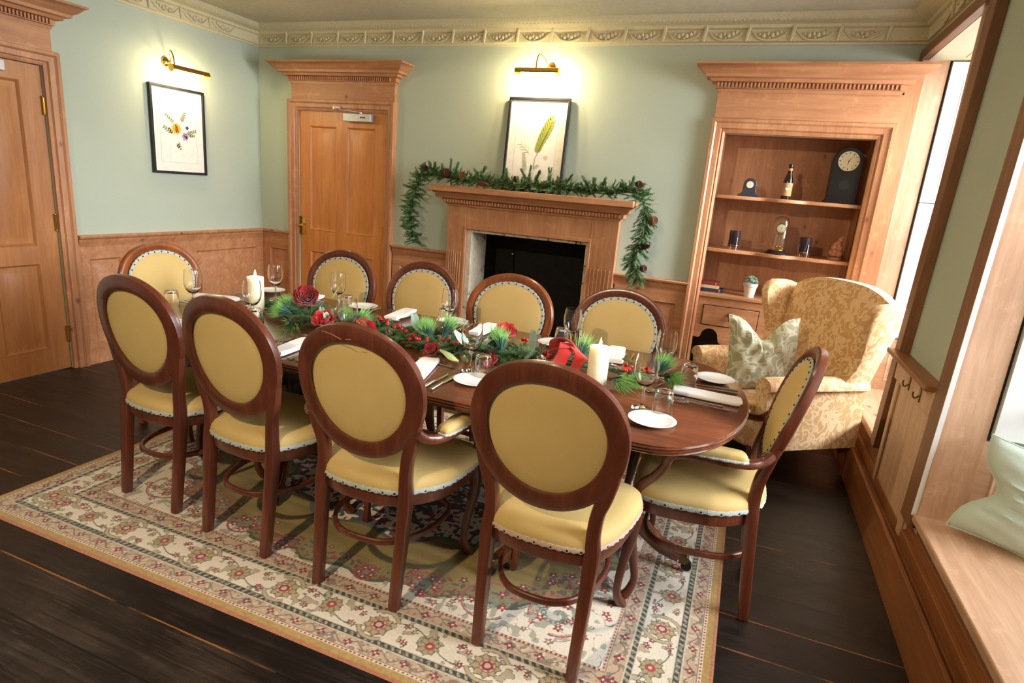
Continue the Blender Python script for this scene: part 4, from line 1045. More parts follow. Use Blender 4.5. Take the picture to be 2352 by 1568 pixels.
def petal(m, c, base, out, upv, L, w, cup=.5, curl=.3, n=6):
    c, out, upv = V(c), V(out).normalized(), V(upv).normalized(); sd = out.cross(upv).normalized(); vs = []
    for side in (0, 1):
        for i in range(n+1):
            t = i/n; wd = w*math.sin(PI*(.12+.80*t))**.6
            for j in range(n+1):
                u = j/n*2-1; h = L*(cup*t*t+ .25*t)+abs(u)**2*w*.35-curl*L*max(0,t-.7)**1.5*2+.004*math.sin(u*5+t*7)
                vs.append(c+out*(base+L*t*(1-.25*cup))+sd*wd*u+upv*(h+side*.0012))
    k = (n+1)**2; fs = []
    for i in range(n):
        for j in range(n):
            a = i*(n+1)+j; fs += [(a,a+1,a+n+2,a+n+1),(k+a,k+a+n+1,k+a+n+2,k+a+1)]
    rim = [j for j in range(n)]+[i*(n+1)+n for i in range(n)]+[n*(n+1)+n-j for j in range(n)]+[(n-i)*(n+1) for i in range(n)]
    for i in range(len(rim)): a, b = rim[i], rim[(i+1) % len(rim)]; fs.append((a,b,k+b,k+a))
    m.add(vs, fs)
def rose(c, nrm, R, mat_, label, layers=4):
    m = MB(); nrm = V(nrm).normalized(); o1 = nrm.orthogonal().normalized(); o2 = nrm.cross(o1)
    for l in range(layers):
        n = 4+l; L = R*(.35+.65*l/(layers-1)) if layers > 1 else R; cup = 1.5-1.25*l/max(1,layers-1)
        for k in range(n):
            a = 2*PI*k/n+l*.7+rnd.uniform(-.15,.15); out = o1*math.cos(a)+o2*math.sin(a)
            petal(m, c, R*.05, out, nrm, L, L*.62, cup, .35)
    m.ball(V(c)+nrm*R*.25, R*.2, 8, 6)
    o = m.build('red_flower', mat_, tg, smooth=60); o['label'] = label; return o
rose((2.205,-2.025,.835), (.5,-.75,.75), .062, M['petal'], 'large dark red open rose', 5)
rose((2.495,-2.245,.795), (.1,-.5,1), .058, M['petal2'], 'bright red flat flower', 3)
rose((2.70,-2.235,.79), (.6,-.4,.8), .050, M['petal2'], 'red flower behind the wine glass', 4)
rose((3.095,-2.315,.775), (-.2,-.6,.8), .040, M['petal'], 'small red bud', 3)
rose((3.34,-2.275,.77), (0,-.6,.8), .030, M['petal'], 'tiny red bud', 2)
rose((3.27,-1.965,.815), (.3,-.4,.8), .050, M['petal2'], 'red flower at the far side', 3)
m = MB()   # loosely folded red velvet bow
for pts in ([(3.545,-2.06,.80),(3.55,-2.08,.85),(3.59,-2.09,.868),(3.635,-2.10,.85),(3.66,-2.12,.82),(3.655,-2.135,.785)],[(3.60,-2.10,.855),(3.61,-2.15,.84),(3.605,-2.21,.80),(3.61,-2.27,.765)],[(3.64,-2.12,.845),(3.68,-2.16,.825),(3.67,-2.21,.79),(3.655,-2.25,.765)],[(3.55,-2.10,.80),(3.58,-2.13,.83),(3.62,-2.12,.84)]):
    m.sweep(pts, [(.0035,.030)]*len(pts), up=(0,.5,1), n=12, pw=2.4)
o = m.build('red_velvet_bow', M['petal2'], tg, smooth=60)
def berries(lst, z=.80):
    m = MB(); ms = m
    for x, y in lst:
        zz = z+rnd.uniform(-.006,.01); m.mi = 0; m.ball((x,y,zz), rnd.uniform(.0085,.0105), 12, 8); m.mi = 1; ms.sweep([(x,y,zz-.008),(lst[0][0],lst[0][1]+.01,.772)], .001, n=4, smooth=False)
    o = m.build('berry_cluster', [M['berry'], M['twig']], tg, smooth=60)
berries([(2.375,-2.058),(2.40,-2.075),(2.42,-2.045),(2.39,-2.10),(2.44,-2.07),(2.445,-2.10)])
berries([(2.473,-2.262),(2.50,-2.275),(2.485,-2.285)], .81)
berries([(2.651,-2.039),(2.668,-2.052),(2.695,-2.045),(2.71,-2.06),(2.737,-2.105),(2.745,-2.12),(2.80,-2.11),(2.81,-2.12),(2.835,-2.14),(2.806,-2.156)])
berries([(2.884,-2.183),(2.932,-2.202),(2.94,-2.215),(2.962,-2.236),(2.976,-2.216),(2.99,-2.25),(2.95,-2.26),(3.01,-2.22),(3.02,-2.235),(2.99,-2.27)])
berries([(2.989,-2.0),(3.02,-1.995),(3.05,-1.985),(3.06,-1.98),(3.03,-2.05),(3.045,-2.06)])
berries([(3.085,-2.213),(3.107,-2.203),(3.145,-2.218),(3.16,-2.225),(3.215,-2.23)])
berries([(3.361,-1.969),(3.38,-1.975),(3.40,-1.965),(3.425,-2.001)])
berries([(3.507,-2.105),(3.515,-2.12),(3.55,-2.135),(3.54,-2.15),(3.57,-2.19)])
berries([(3.845,-2.055),(3.86,-2.13),(3.868,-2.115),(3.87,-2.075)])
berries([(3.92,-2.03),(3.91,-2.06),(3.94,-2.04),(3.945,-2.07),(3.925,-2.085)], .795)
def leafpair(c, d, L, w, mt):
    m = MB(); d = V(d).normalized(); petal(m, c, .0, d, (0,-.3,1), L, w, .35, .3, 6); return m.build('silvery_leaf', M[mt], tg, smooth=60)
for c, d, L, w, mt in (((2.52,-2.23,.79),(.2,.1,1),.05,.016,'euca'),((2.52,-2.24,.785),(-.4,-.1,.8),.045,.018,'euca'),((2.43,-2.18,.785),(-.2,.3,.7),.045,.016,'euca'),((2.88,-2.08,.79),(-.3,.1,.9),.055,.02,'euca'),((2.90,-2.08,.79),(.6,.2,.7),.055,.024,'euca'),((2.93,-2.10,.785),(.5,-.1,.4),.04,.014,'euca'),
        ((3.20,-2.20,.79),(-.8,-.1,.35),.075,.022,'euca'),((3.20,-2.21,.80),(.15,-.4,-.05),.10,.016,'euca_y'),((3.24,-2.27,.785),(.2,-.5,.0),.06,.02,'euca'),((3.22,-2.33,.76),(-.8,-.2,.05),.08,.018,'euca_y'),((3.25,-2.32,.765),(.1,-.5,.1),.06,.014,'euca_y'),((3.24,-2.13,.79),(.8,.4,.3),.07,.014,'euca'),((3.45,-2.11,.785),(.1,.1,1),.075,.02,'euca'),((3.45,-2.18,.775),(.5,-.4,.2),.06,.015,'euca'),
        ((2.63,-2.13,.79),(.5,.3,.6),.04,.014,'euca'),((3.53,-2.04,.785),(.9,.2,.25),.07,.014,'euca_y'),((2.3,-1.95,.84),(.8,.3,.6),.06,.014,'euca_y')):
    leafpair(c, d, L, w, mt)
pinecone(tg, (3.515,-2.175,.785), (1,-.3,.2), .055, .024, 'cone', True, 'frosted pine cone')
pinecone(tg, (3.665,-2.285,.775), (.3,-.8,.4), .045, .030, 'cone', True, 'frosted pine cone')
pinecone(tg, (3.30,-2.20,.78), (.5,-.6,.1), .05, .024, 'cone_dark', False)
pinecone(tg, (2.80,-2.19,.785), (.9,-.5,.2), .06, .016, 'cone', True, 'frosted twig tip')

# ------------------------------------------------------------------ pictures and picture lights
def picture(name, label, loc, rz, w, h, tilt, art):
    t = thing(name, label, 'picture', loc, rz); t.rotation_euler = (tilt,0,rz)
    # local: x right, z up, front faces -y; origin bottom centre at the back
    m = MB(); fw_ = .018
    for a, b, c, d in ((-w/2,w/2,0,fw_),(-w/2,w/2,h-fw_,h),(-w/2,-w/2+fw_,fw_,h-fw_),(w/2-fw_,w/2,fw_,h-fw_)): m.box(a,b,-.024,0,c,d)
    m.build('frame', M['frame'], t, bevel=.002)
    m = MB(); m.box(-w/2+.01,w/2-.01,-.010,-.004,.01,h-.01); m.build('paper', M['paper'], t, smooth=0)
    m = MB(); a, b = w/2-.075, .085
    for x0, x1, z0, z1 in ((-a,a,b,b+.003),(-a,a,h-b-.003,h-b),(-a,-a+.003,b,h-b),(a-.003,a,b,h-b)): m.box(x0,x1,-.0108,-.010,z0,z1)
    m.build('mount_line', M['mount'], t, smooth=0)
    for nm, mt, shapes in art:
        m = MB(); 
        for pl in shapes: m.prism(pl, 1, -.0118, -.0112)
        m.build(nm, mt, t, smooth=0)
    return t
def blade(x, z, a, L, w, n=8):
    c, s = math.cos(a), math.sin(a); up_ = [(L*k/n, w*math.sin(PI*(k/n)**.8)) for k in range(n+1)]; pts = up_+[(u,-v) for u, v in reversed(up_[1:-1])]
    return [(x+c*u-s*v, z+s*u+c*v) for u, v in pts]
def sprig(x, z, a, L, n, lw, ll):
    out = [blade(x, z, a, L, .0012)]
    for k in range(n):
        t = (k+1)/(n+.5); px, pz = x+math.cos(a)*L*t, z+math.sin(a)*L*t
        for s in (-1, 1): out.append(blade(px, pz, a+s*.75, ll*(1.15-.5*t), lw))
    return out
P_ = lambda n, c: plain(n, c, .75)
art1 = [('yellow_flower', P_('art_yellow', (232,180,64)), [blade(.0-.02+.006*math.cos(a), .335+.006*math.sin(a), a, .042, .013) for a in [k*2*PI/9 for k in range(9)]]),
        ('flower_centre', P_('art_orange', (196,96,48)), [[(-.02+.011*math.cos(a), .335+.011*math.sin(a)) for a in [k*PI/6 for k in range(12)]]]),
        ('olive_sprigs', P_('art_olive', (136,138,72)), sprig(-.03,.37,2.5,.10,5,.004,.022)+sprig(.02,.38,1.1,.09,5,.005,.026)+sprig(-.05,.30,2.7,.09,4,.005,.03)+sprig(.06,.30,.35,.10,5,.005,.026)+sprig(-.01,.25,-1.3,.07,3,.004,.02)),
        ('dark_sprigs', P_('art_dark', (92,88,62)), sprig(-.05,.285,2.2,.06,3,.004,.02)+sprig(-.03,.23,-.9,.04,2,.005,.02)+sprig(.08,.29,.1,.06,3,.004,.018)),
        ('purple_flower', P_('art_purple', (176,146,186)), [blade(.055,.285,a,.035,.012) for a in [k*2*PI/6 for k in range(6)]]),
        ('purple_centre', P_('art_plum', (110,60,96)), [blade(.045,.292,-.7,.04,.006)]),
        ('blue_flower', P_('art_blue', (86,92,128)), [blade(.075,.35,a,.018,.006) for a in [k*2*PI/5 for k in range(5)]])]
picture('framed_picture', 'black-framed print of a yellow flower bouquet on the left wall', (.004,-.857,1.355), PI/2, .475, .635, 0, art1)
leaf_ = []
for k in range(10):
    t = k/10; px, pz = .012+.085*t**1.25, .29+.235*t
    for sg in (-1, 1): leaf_.append(blade(px, pz, 1.22-.35*t+sg*.55, (.082 if sg < 0 else .070)*math.sin(PI*(.22+.60*t)), .0105))
leaf_.append(blade(.092,.52,.9,.05,.012))
art2 = [('large_leaf', P_('art_leaf', (150,158,70)), leaf_), ('leaf_rib', P_('art_rib', (104,100,52)), [blade(.005,.24,1.18,.32,.003), blade(.0,.16,1.5,.10,.002)]),
        ('fern_sprig', P_('art_fern', (176,178,140)), sprig(-.06,.14,1.75,.14,8,.003,.028)+sprig(.0,.17,.6,.05,3,.003,.02)),
        ('grass_sprig', P_('art_pale', (210,196,168)), sprig(-.03,.27,2.4,.12,4,.002,.05)),
        ('pink_flower', P_('art_pink', (222,186,180)), [[(.09+.014*math.cos(a), .255+.014*math.sin(a)) for a in [k*PI/6 for k in range(12)]]])]
picture('framed_picture', 'black-framed print of a single green feathery leaf above the mantel', (2.648,-.06,1.438), 0, .475, .672, -.065, art2)

def piclight(label, loc, rz, armx, PL_E=9):
    t = thing('picture_light', label, 'lamp', loc, rz, group='brass picture lights')
    # local: wall at y=0, room at -y; tube centre at (0,-.17,0)
    m = MB(); m.lathe([(.001,0),(.03,0),(.034,.004),(.032,.012),(.02,.022),(.012,.028),(.001,.03)], 24); m.xf(Matrix.Translation((armx,0,.055)) @ Matrix.Rotation(PI/2,4,'X')); m.build('wall_plate', M['brass'], t)
    m = MB(); m.sweep([(armx,-.02,.055),(armx,-.045,.05),(armx-.012,-.07,.07),(armx-.04,-.10,.115),(armx-.055,-.13,.118),(armx-.06,-.155,.08),(armx-.06,-.165,.015)], .0045, n=10); m.ball((armx,-.045,.052), .011, 10, 8); m.build('arm', M['brass'], t)
    # half-round reflector shade
    m = MB(); r = .026; out = []
    for x in (-.16,.16):
        ring = []
        for k in range(15): a = -.35+ (PI+.7)*k/14; ring.append((x, -.165+r*math.cos(a), r*math.sin(a)))
        for k in range(14,-1,-1): a = -.35+(PI+.7)*k/14; ring.append((x, -.165+(r-.0015)*math.cos(a), (r-.0015)*math.sin(a)))
        out.append(ring)
    m.loops(out); 
    for x in (-.161,.159):
        pl = [(-.165+r*math.cos(2*PI*k/20), r*math.sin(2*PI*k/20)) for k in range(20)]; m.prism(pl, 0, x, x+.002)
    m.build('shade', M['brass'], t)
    m = MB(); m.sweep([(-.12,-.163,-.004),(.12,-.163,-.004)], .009, n=12, smooth=False); m.build('bulb', M['bulb'], t)
    for sx in (-.08, .08):
        L = bpy.data.lights.new('picture_lamp', 'POINT'); L.energy = PL_E; L.color = (1,.80,.46); L.shadow_soft_size = .02
        lo = bpy.data.objects.new('picture_lamp', L); COL.objects.link(lo); lo.parent = t; lo.location = (sx,-.155,-.034)
piclight('brass picture light on the wall above the leaf print', (2.655,0,2.262), 0, .05)
piclight('brass picture light above the yellow flower print on the left wall', (0,-.86,2.10), PI/2, -.07, 4.5)

# ------------------------------------------------------------------ wing armchair
wc = thing('wing_armchair', 'gold damask wing armchair in the corner by the window', 'armchair', (4.485,-.70,0), math.radians(127)); wc.scale = (.95,.95,.97)
# local: faces +y, x to its right, z up
def slab(fn, n1, n2, close=True):
    pass
def pillowbox(m, x0, x1, y0, y1, z0, z1, r, n=6, crown=0.0):
    # rounded box via superellipsoid rings in z
    cx, cy, a, b = (x0+x1)/2, (y0+y1)/2, (x1-x0)/2, (y1-y0)/2; rings = []
    K = 40
    for j in range(n*2+2):
        if j <= n: t = PI/2*j/n; ins = r*(1-math.sin(t)); z = z0+r*(1-math.cos(t))
        else: t = PI/2*(j-n-1)/n; ins = r*(1-math.cos(t)); z = z1-r*(1-math.sin(t))
        ring = []
        for k in range(K):
            q = 2*PI*(k+.5)/K; cc, ss = math.cos(q), math.sin(q)
            ring.append((cx+(a-ins)*math.copysign(abs(cc)**.35, cc), cy+(b-ins)*math.copysign(abs(ss)**.35, ss), z))
        rings.append(ring)
    def cap(ring, z, up_):
        for s in (.8,.5,.2): yield [(cx+(p[0]-cx)*s, cy+(p[1]-cy)*s, z+up_*(1-s*s)) for p in ring]
    allr = list(cap(rings[0], z0, 0))[::-1]+rings+list(cap(rings[-1], z1, crown))
    m.loops(allr)
m = MB(); pillowbox(m, -.348,.348,-.40,.345,.19,.36,.03); m.build('seat_base', M['damask'], wc, smooth=60)
m = MB(); pillowbox(m, -.27,.27,-.24,.40,.335,.46,.035, crown=.02); m.build('seat_cushion', M['damask'], wc, smooth=60)
# back: curved top, thick and leaning
def backshape(m, w, t0, z0, ztop, lean, y0, drop):
    rings = []; n = 26
    for i in range(n+1):
        u = -1+2*i/n; x = u*w; top = ztop-drop*abs(u)**3; ring = []
        K = 22
        for k in range(K):
            s = k/(K-1)
            if s < .45: z = z0+(top-z0)*(s/.45); off = -t0
            elif s < .55: a = PI*(s-.45)/.10; z = top+t0*.8*math.sin(a); off = -t0*math.cos(a)
            else: z = top+(z0-top)*((s-.55)/.45); off = t0
            bulge = .03*math.sin(PI*min(1,max(0,(z-z0)/(top-z0))))*(1-u*u) if off > 0 else 0
            ring.append((x, y0-lean*(z-z0)+off*(1-.25*u**6)+bulge, z))
        rings.append(ring)
    m.loops(rings)
m = MB(); backshape(m, .365, .055, .30, 1.095, .20, -.255, .075); m.build('backrest', M['damask'], wc, smooth=60)
for s in (-1, 1):
    # wing: side panel of the back, rounded ear in front, flaring outward towards the top
    m = MB(); prof = [(-.33,.36),(-.345,.50),(-.375,.75),(-.415,.95),(-.43,1.01),(-.41,1.045),(-.36,1.06),(-.30,1.062),(-.24,1.058),(-.195,1.035),(-.175,.99),(-.178,.92),(-.20,.84),(-.215,.76),(-.21,.68),(-.17,.60),(-.12,.54),(-.11,.46),(-.16,.36)]
    rings = []; cy_, cz_ = -.27, .72
    for o_, sc in ((-.034,.90),(-.032,.96),(-.02,1.0),(.02,1.0),(.032,.96),(.034,.90)):
        rings.append([(s*(.315+.18*max(0,z-.42)+o_+.10*max(0,y+.32)*max(0,z-.5)), cy_+(y-cy_)*sc, cz_+(z-cz_)*sc) for y, z in prof])
    m.loops(rings); m.build('wing', M['damask'], wc, smooth=60)
    # scrolled arm
    m = MB(); rings = []
    for y in (-.36,-.1,.1,.24,.30,.315):
        sc = 1 if y < .3 else .93; ring = []
        for k in range(28):
            a = 2*PI*k/28
            # teardrop: round roll on top, vertical panel below
            if math.sin(a) > -.25: x = .335+.068*math.cos(a)*sc; z = .565+.062*math.sin(a)*sc
            else: f_ = (-math.sin(a)-.25)/.75; x = .330+(.044 if math.cos(a) > 0 else -.044)*sc; z = .53-.335*f_
            if math.cos(a) > 0 and math.sin(a) < -.1: x = min(x, .374)
            ring.append((s*x, y+.015*(z > .5), z))
        rings.append(ring)
    m.loops(rings); m.build('arm', M['damask'], wc, smooth=60)
    for y, b in ((.30,0),(-.33,-.05)):
        m = MB(); m.sweep([(s*.29,y,.21),(s*.31,y+b*.5,.10),(s*.315,y+b,.0)], [(.024,.024),(.021,.021),(.015,.015)], pw=4); m.build('leg', M['mahog'], wc)
def cushion(name, label, loc, rot, w, h, th, mat_, chop=.18, piping=None, cat='cushion', cw=.42):
    t = thing(name, label, cat, loc); t.rotation_euler = rot
    n = 26; vs = []; fs = []
    for side in (1, -1):
        for i in range(n+1):
            for j in range(n+1):
                u, v = -1+2*i/n, -1+2*j/n
                k = 1-.07*(1-u*u) ; k2 = 1-.07*(1-v*v)
                x = u*w/2*k2; z = v*h/2*k
                ch = chop*max(0,v)*math.exp(-(u/cw)**2); z -= ch*h
                e = max(0, (1-u**2)*(1-v**2))**.42
                y = side*(th/2*e*(1-.35*ch/max(chop,.01)*max(0,v)) )+.006*math.sin(u*9+v*7)*e+.004*math.sin(u*21-v*5)*e
                if ch > .02: y += side*.012*math.sin(abs(u)*26)*e
                vs.append((x,y,z))
    K = (n+1)**2
    for i in range(n):
        for j in range(n):
            a = i*(n+1)+j; fs += [(a,a+1,a+n+2,a+n+1),(K+a,K+a+n+1,K+a+n+2,K+a+1)]
    rim = [i*(n+1) for i in range(n)]+[n*(n+1)+j for j in range(n)]+[(n-i)*(n+1)+n for i in range(n)]+[n-j for j in range(n)]
    for i in range(len(rim)): a, b = rim[i], rim[(i+1) % len(rim)]; fs.append((a,b,K+b,K+a))
    m = MB(); m.add(vs, fs); m.build('cover', mat_, t, smooth=80)
    m = MB(); m.sweep([vs[i] for i in rim[::2]], .004, n=8, closed=True, smooth=False, up=(0,1,0)); m.build('piping', piping or mat_, t)
    return t
cushion('cushion', 'sage and cream scroll-patterned cushion resting on the wing armchair seat', (4.405,-.835,.665), (math.radians(-12),0,math.radians(28)), .43, .42, .16, M['sage_dam'], .30)
gc_ = cushion('cushion', 'plain pale green cushion on the near window seat', (0,0,0), (0,0,0), .42, .42, .17, M['cush_green'], .20, cw=.36)
gc_.scale = (.9,.9,.9)
zz_ = V((-.83,.30,.13)).normalized(); xx_ = V((.75,-.12,1)); xx_ = (xx_-zz_*xx_.dot(zz_)).normalized(); yy_ = zz_.cross(xx_)
gc_.matrix_world = Matrix(((xx_.x,yy_.x,zz_.x,5.275),(xx_.y,yy_.y,zz_.y,-2.03),(xx_.z,yy_.z,zz_.z,.548),(0,0,0,1))) @ Matrix.Scale(.88, 4)

# ------------------------------------------------------------------ things on the cupboard shelves
def dialclock(m_case, t, c, r, tw=.004):
    m = MB(); m.lathe([(.001,0),(r,0),(r,.003),(.001,.003)], 32); m.xf(Matrix.Translation(c) @ Matrix.Rotation(PI/2,4,'X')); d = m.build('dial', M['dial'], t)
    m = MB(); 
    for k in range(12):
        a = k*PI/6; q0, q1 = r*.72, r*.9; w = r*.03; dx, dz = math.sin(a), math.cos(a); px, pz = dz, -dx
        m.prism([(c[0]+dx*q0+px*w, c[2]+dz*q0+pz*w),(c[0]+dx*q1+px*w, c[2]+dz*q1+pz*w),(c[0]+dx*q1-px*w, c[2]+dz*q1-pz*w),(c[0]+dx*q0-px*w, c[2]+dz*q0-pz*w)], 1, c[1]-.0042, c[1]-.0034)
    for a, q, w in ((3.35,r*.5,r*.035),(.55,r*.72,r*.025)):
        dx, dz = math.sin(a), math.cos(a); px, pz = dz, -dx
        m.prism([(c[0]+px*w, c[2]+pz*w),(c[0]+dx*q, c[2]+dz*q),(c[0]-px*w, c[2]-pz*w)], 1, c[1]-.0052, c[1]-.0044)
    m.ball((c[0],c[1]-.004,c[2]), r*.06, 8, 4); h = m.build('numerals_and_hands', M['ink'], d, smooth=0)
t = thing('mantel_clock', 'small dark slate-blue clock with round top on the top cupboard shelf', 'clock', (4.175,.12,1.53))
out = [(-.072,0),(-.072,.010),(-.06,.016),(-.05,.024),(-.042,.04),(-.042,.075)]+[(-.042*math.cos(a), .082+.042*math.sin(a)) for a in [k*PI/12 for k in range(1,12)]]+[(.042,.075),(.042,.04),(.05,.024),(.06,.016),(.072,.010),(.072,0)]
m = MB(); m.prism(out, 1, -.025, .025); m.build('case', M['ebony'], t, bevel=.003); dialclock(None, t, (0,-.026,.08), .023)
t = thing('bottle', 'brown beer bottle with kraft label and white heart on the top shelf', 'bottle', (4.41,.115,1.53))
m = MB(); m.lathe([(.001,0),(.029,0),(.031,.004),(.031,.115),(.028,.135),(.018,.16),(.0135,.185),(.0125,.212),(.0135,.214),(.0135,.226),(.001,.226)], 28); m.build('glass_body', plain('brown_bottle_glass', (34,20,14), .08, coat=.5), t, smooth=50)
m = MB(); m.lathe([(.0312,.024),(.0316,.024),(.0316,.108),(.0312,.108)], 28, cap=False); m.build('label', M['kraft'], t)
m = MB(); hp = []
for k in range(24):
    a = 2*PI*k/24; hx = 16*math.sin(a)**3/17; hz = (13*math.cos(a)-5*math.cos(2*a)-2*math.cos(3*a)-math.cos(4*a))/17; hp.append((hx*.0115, .068+hz*.0115))
m.prism(hp, 1, -.0335, -.0308); m.build('heart', M['white_ink'], t)
m = MB(); m.lathe([(.0145,.212),(.015,.214),(.015,.228),(.012,.231),(.001,.231)], 20, cap=False); m.build('cap', M['black'], t)
m = MB(); m.lathe([(.0145,.188),(.0142,.203),(.0138,.203),(.0141,.188)], 20, cap=False); m.build('neck_label', M['kraft'], t)
t = thing('drop_dial_clock', 'tall black arched clock with cream dial at the right of the top shelf', 'clock', (4.745,.18,1.53))
out = [(-.10,0),(-.10,.018),(-.088,.02),(-.088,.27)]+[(-.088*math.cos(a), .27+.088*math.sin(a)) for a in [k*PI/14 for k in range(1,14)]]+[(.088,.27),(.088,.02),(.10,.018),(.10,0)]
m = MB(); m.prism(out, 1, -.06, .05); m.build('case', M['black'], t, bevel=.003); dialclock(None, t, (0,-.062,.27), .062)
m = MB(); m.lathe([(.001,0),(.030,0),(.030,.002),(.001,.002)], 28); m.xf(Matrix.Translation((0,-.0605,.12)) @ Matrix.Rotation(PI/2,4,'X')); m.build('pendulum_window', M['ebony'], t)
t = thing('anniversary_clock', 'brass clock under a clear glass dome on the middle shelf', 'clock', (4.42,.085,1.165))
m = MB(); m.lathe([(.001,0),(.082,0),(.082,.006),(.07,.012),(.066,.022),(.056,.028),(.001,.028)], 40); m.build('base', M['dark'], t, smooth=50)
m = MB(); m.lathe([(.001,.028),(.042,.028),(.042,.034),(.001,.034)], 32)
for s in (-1,1): m.sweep([(s*.03,0,.034),(s*.03,0,.135)], .003, n=8, smooth=False); m.ball((s*.03,0,.04), .006, 8, 6)
m.box(-.034,.034,-.008,.008,.135,.142); m.sweep([(0,0,.142),(0,0,.05)], .0012, n=6, smooth=False)
for k in range(4): a = k*PI/2+.5; m.ball((.016*math.cos(a),.016*math.sin(a),.052), .0085, 10, 8)
m.build('movement_frame', M['brass'], t)
m = MB(); m.lathe([(.001,0),(.032,0),(.034,.006),(.032,.012),(.001,.012)], 32); m.xf(Matrix.Translation((0,-.006,.175)) @ Matrix.Rotation(PI/2,4,'X')); m.build('dial_ring', M['brass'], t); dialclock(None, t, (0,-.0185,.175), .027)
m = MB(); ro = [(.050,.028),(.050,.19),(.048,.215),(.040,.237),(.025,.251),(.001,.256)]; ri = [(.001,.254),(.0245,.249),(.0385,.2355),(.0465,.2145),(.0485,.19),(.0485,.028)]
m.lathe(ro+ri, 40, cap=False); m.build('glass_dome', M['glass'], t, smooth=60)
def votive(x, label):
    t = thing('candle_holder', label, 'candle holder', (x,.08,1.165), group='dark glass candle holders on wire stands')
    m = MB(); m.lathe([(.001,.022),(.034,.022),(.036,.025),(.038,.13),(.0365,.131),(.034,.035),(.001,.034)], 36); m.build('cup', M['votive'], t, smooth=50)
    m = MB()
    for k in range(4): a = k*PI/2+.5; m.sweep([(.042*math.cos(a),.042*math.sin(a),0),(.040*math.cos(a),.040*math.sin(a),.085)], .0016, n=6, smooth=False)
    m.sweep([(.040*math.cos(2*PI*k/32),.040*math.sin(2*PI*k/32),.032) for k in range(32)], .0016, n=6, closed=True, smooth=False); m.build('wire_stand', M['steel'], t)
votive(4.135, 'dark glass candle holder on a wire stand, left of the domed clock'); votive(4.585, 'dark glass candle holder on a wire stand, right of the domed clock')
t = thing('figurine', 'knobbly brown figurine at the right of the middle shelf', 'ornament', (4.775,.1,1.165))
m = MB(); rr = random.Random(5); m.lathe([(.001,0),(.044,0),(.046,.012),(.04,.02),(.001,.02)], 24)
for c, r in (((-.012,0,.045),.03),((.018,-.005,.045),.028),((0,.005,.075),.03),((-.018,-.012,.08),.02),((.02,-.012,.085),.021),((-.008,-.02,.06),.018),((.005,-.004,.11),.025),((.018,-.006,.14),.021),((-.01,-.01,.105),.017),((.03,0,.06),.017),((.012,-.02,.1),.015),((.026,-.012,.155),.012),((-.03,-.008,.05),.017)): m.ball(c, r, 12, 8)
m.build('body', M['figure'], t, smooth=70)
bz = .85; specs = [('dark blue book at the bottom of the shelf stack', .155, .026, 'bookblue', 0), ('cream book in the middle of the shelf stack', .125, .022, 'bookcream', -.01), ('dark red book on top of the shelf stack', .125, .024, 'bookred', -.008)]
for lab, L, th, mt, dx in specs:
    t = thing('book', lab, 'book', (3.962+L/2-.02+.02, .13, bz), 0, 'books on the counter shelf')
    m = MB(); m.box(-L/2,L/2,-.05,.05,0,.003); m.box(-L/2,L/2,-.05,.05,th-.003,th); m.box(-L/2,L/2,-.052,-.048,0,th); m.build('cover', M[mt], t, bevel=.001)
    m = MB(); m.box(-L/2+.003,L/2-.003,-.047,.047,.003,th-.003); m.build('pages', M['pages'], t, smooth=0)
    m = MB(); m.box(L/2-.028,L/2-.022,-.0526,-.052,.003,th-.003); m.build('spine_band', M['kraft'], t, smooth=0); bz += th+.0003
t = thing('potted_succulent', 'green succulent in a small pale pot on the counter shelf', 'plant', (4.292,.085,.85))
m = MB(); m.lathe([(.001,0),(.033,0),(.044,.075),(.048,.076),(.050,.098),(.044,.098),(.042,.085),(.001,.082)], 32); m.build('pot', M['terracotta'], t, smooth=50)
m = MB(); rr = random.Random(9)
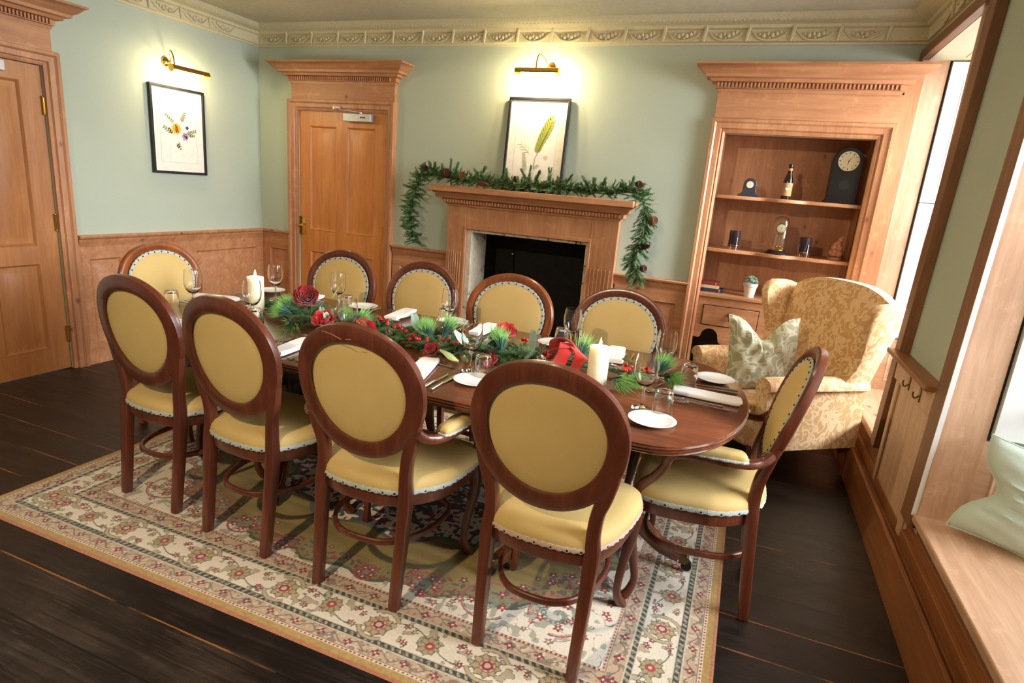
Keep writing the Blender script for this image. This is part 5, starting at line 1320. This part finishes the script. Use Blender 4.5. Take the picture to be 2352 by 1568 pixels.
for c, R in (((0,0,.10),.035),((-.028,-.01,.10),.024),((.026,-.012,.10),.026),((.004,-.026,.103),.026),((.0,.012,.125),.026),((-.014,-.008,.125),.022),((.02,0,.122),.02),((-.025,.02,.105),.022),((.026,.02,.105),.02)):
    for k in range(14):
        a = k*2.4; e = .25+.9*(k/14); d = V((math.cos(a)*math.sin(e), math.sin(a)*math.sin(e), math.cos(e))); p = V(c)
        m.sweep([p, p+d*R*.5, p+d*R*.9, p+d*R], [(.002,.003),(.004,.007),(.003,.006),(.0008,.001)], n=6, sub=2)
m.build('rosettes', M['succ'], t, smooth=60)

# ------------------------------------------------------------------ light
def area(name, loc, rot, sx, sy, e, c):
    L = bpy.data.lights.new(name, 'AREA'); L.shape = 'RECTANGLE'; L.size = sx; L.size_y = sy; L.energy = e; L.color = c; L.spread = math.radians(135)
    o = bpy.data.objects.new(name, L); COL.objects.link(o); o.location = loc; o.rotation_euler = rot; return o
for (y0, y1), e in zip(WIN, (WE1, WE2, WE3) if 'WE1' in globals() else (300, 190, 70)):
    area('daylight', (6.1,(y0+y1)/2,2.1), (0,math.radians(50),0), 2.2, (y1-y0)*1.25, e, (.90,.95,1.0))
def spot(loc, tgt, e, ang=110, c=(1,.78,.52), r=.05):
    L = bpy.data.lights.new('ceiling_spot', 'SPOT'); L.energy = e; L.color = c; L.spot_size = math.radians(ang); L.spot_blend = .6; L.shadow_soft_size = r
    o = bpy.data.objects.new('ceiling_spot', L); COL.objects.link(o); o.location = loc; o.rotation_euler = (V(tgt)-V(loc)).to_track_quat('-Z','Y').to_euler()
for x, y, e_ in ((1.0,-1.1,5),(3.3,-1.3,20),(1.9,-4.5,14),(2.9,-5.1,230)):
    spot((x,y,2.60), (x,y+(2.3 if y < -5 else .6 if y < -3 else 0),.6 if y < -5 else 0), e_)
    t = thing('ceiling_downlight', 'recessed brass ceiling downlight', 'lamp', (x,y,2.62), group='recessed ceiling downlights')
    m = MB(); m.lathe([(.045,-.001),(.058,-.001),(.06,-.005),(.045,-.008)], 28, cap=False); m.build('bezel', M['brass'], t)
W_ = bpy.data.worlds.new('sky'); S.world = W_; W_.use_nodes = True
bg = W_.node_tree.nodes['Background']; bg.inputs[0].default_value = (.85,.93,1,1); bg.inputs[1].default_value = 1.2
vs_ = S.view_settings; vs_.view_transform = 'Standard'; vs_.look = 'None'; vs_.gamma = 1; vs_.use_curve_mapping = False; vs_.exposure = 0.3
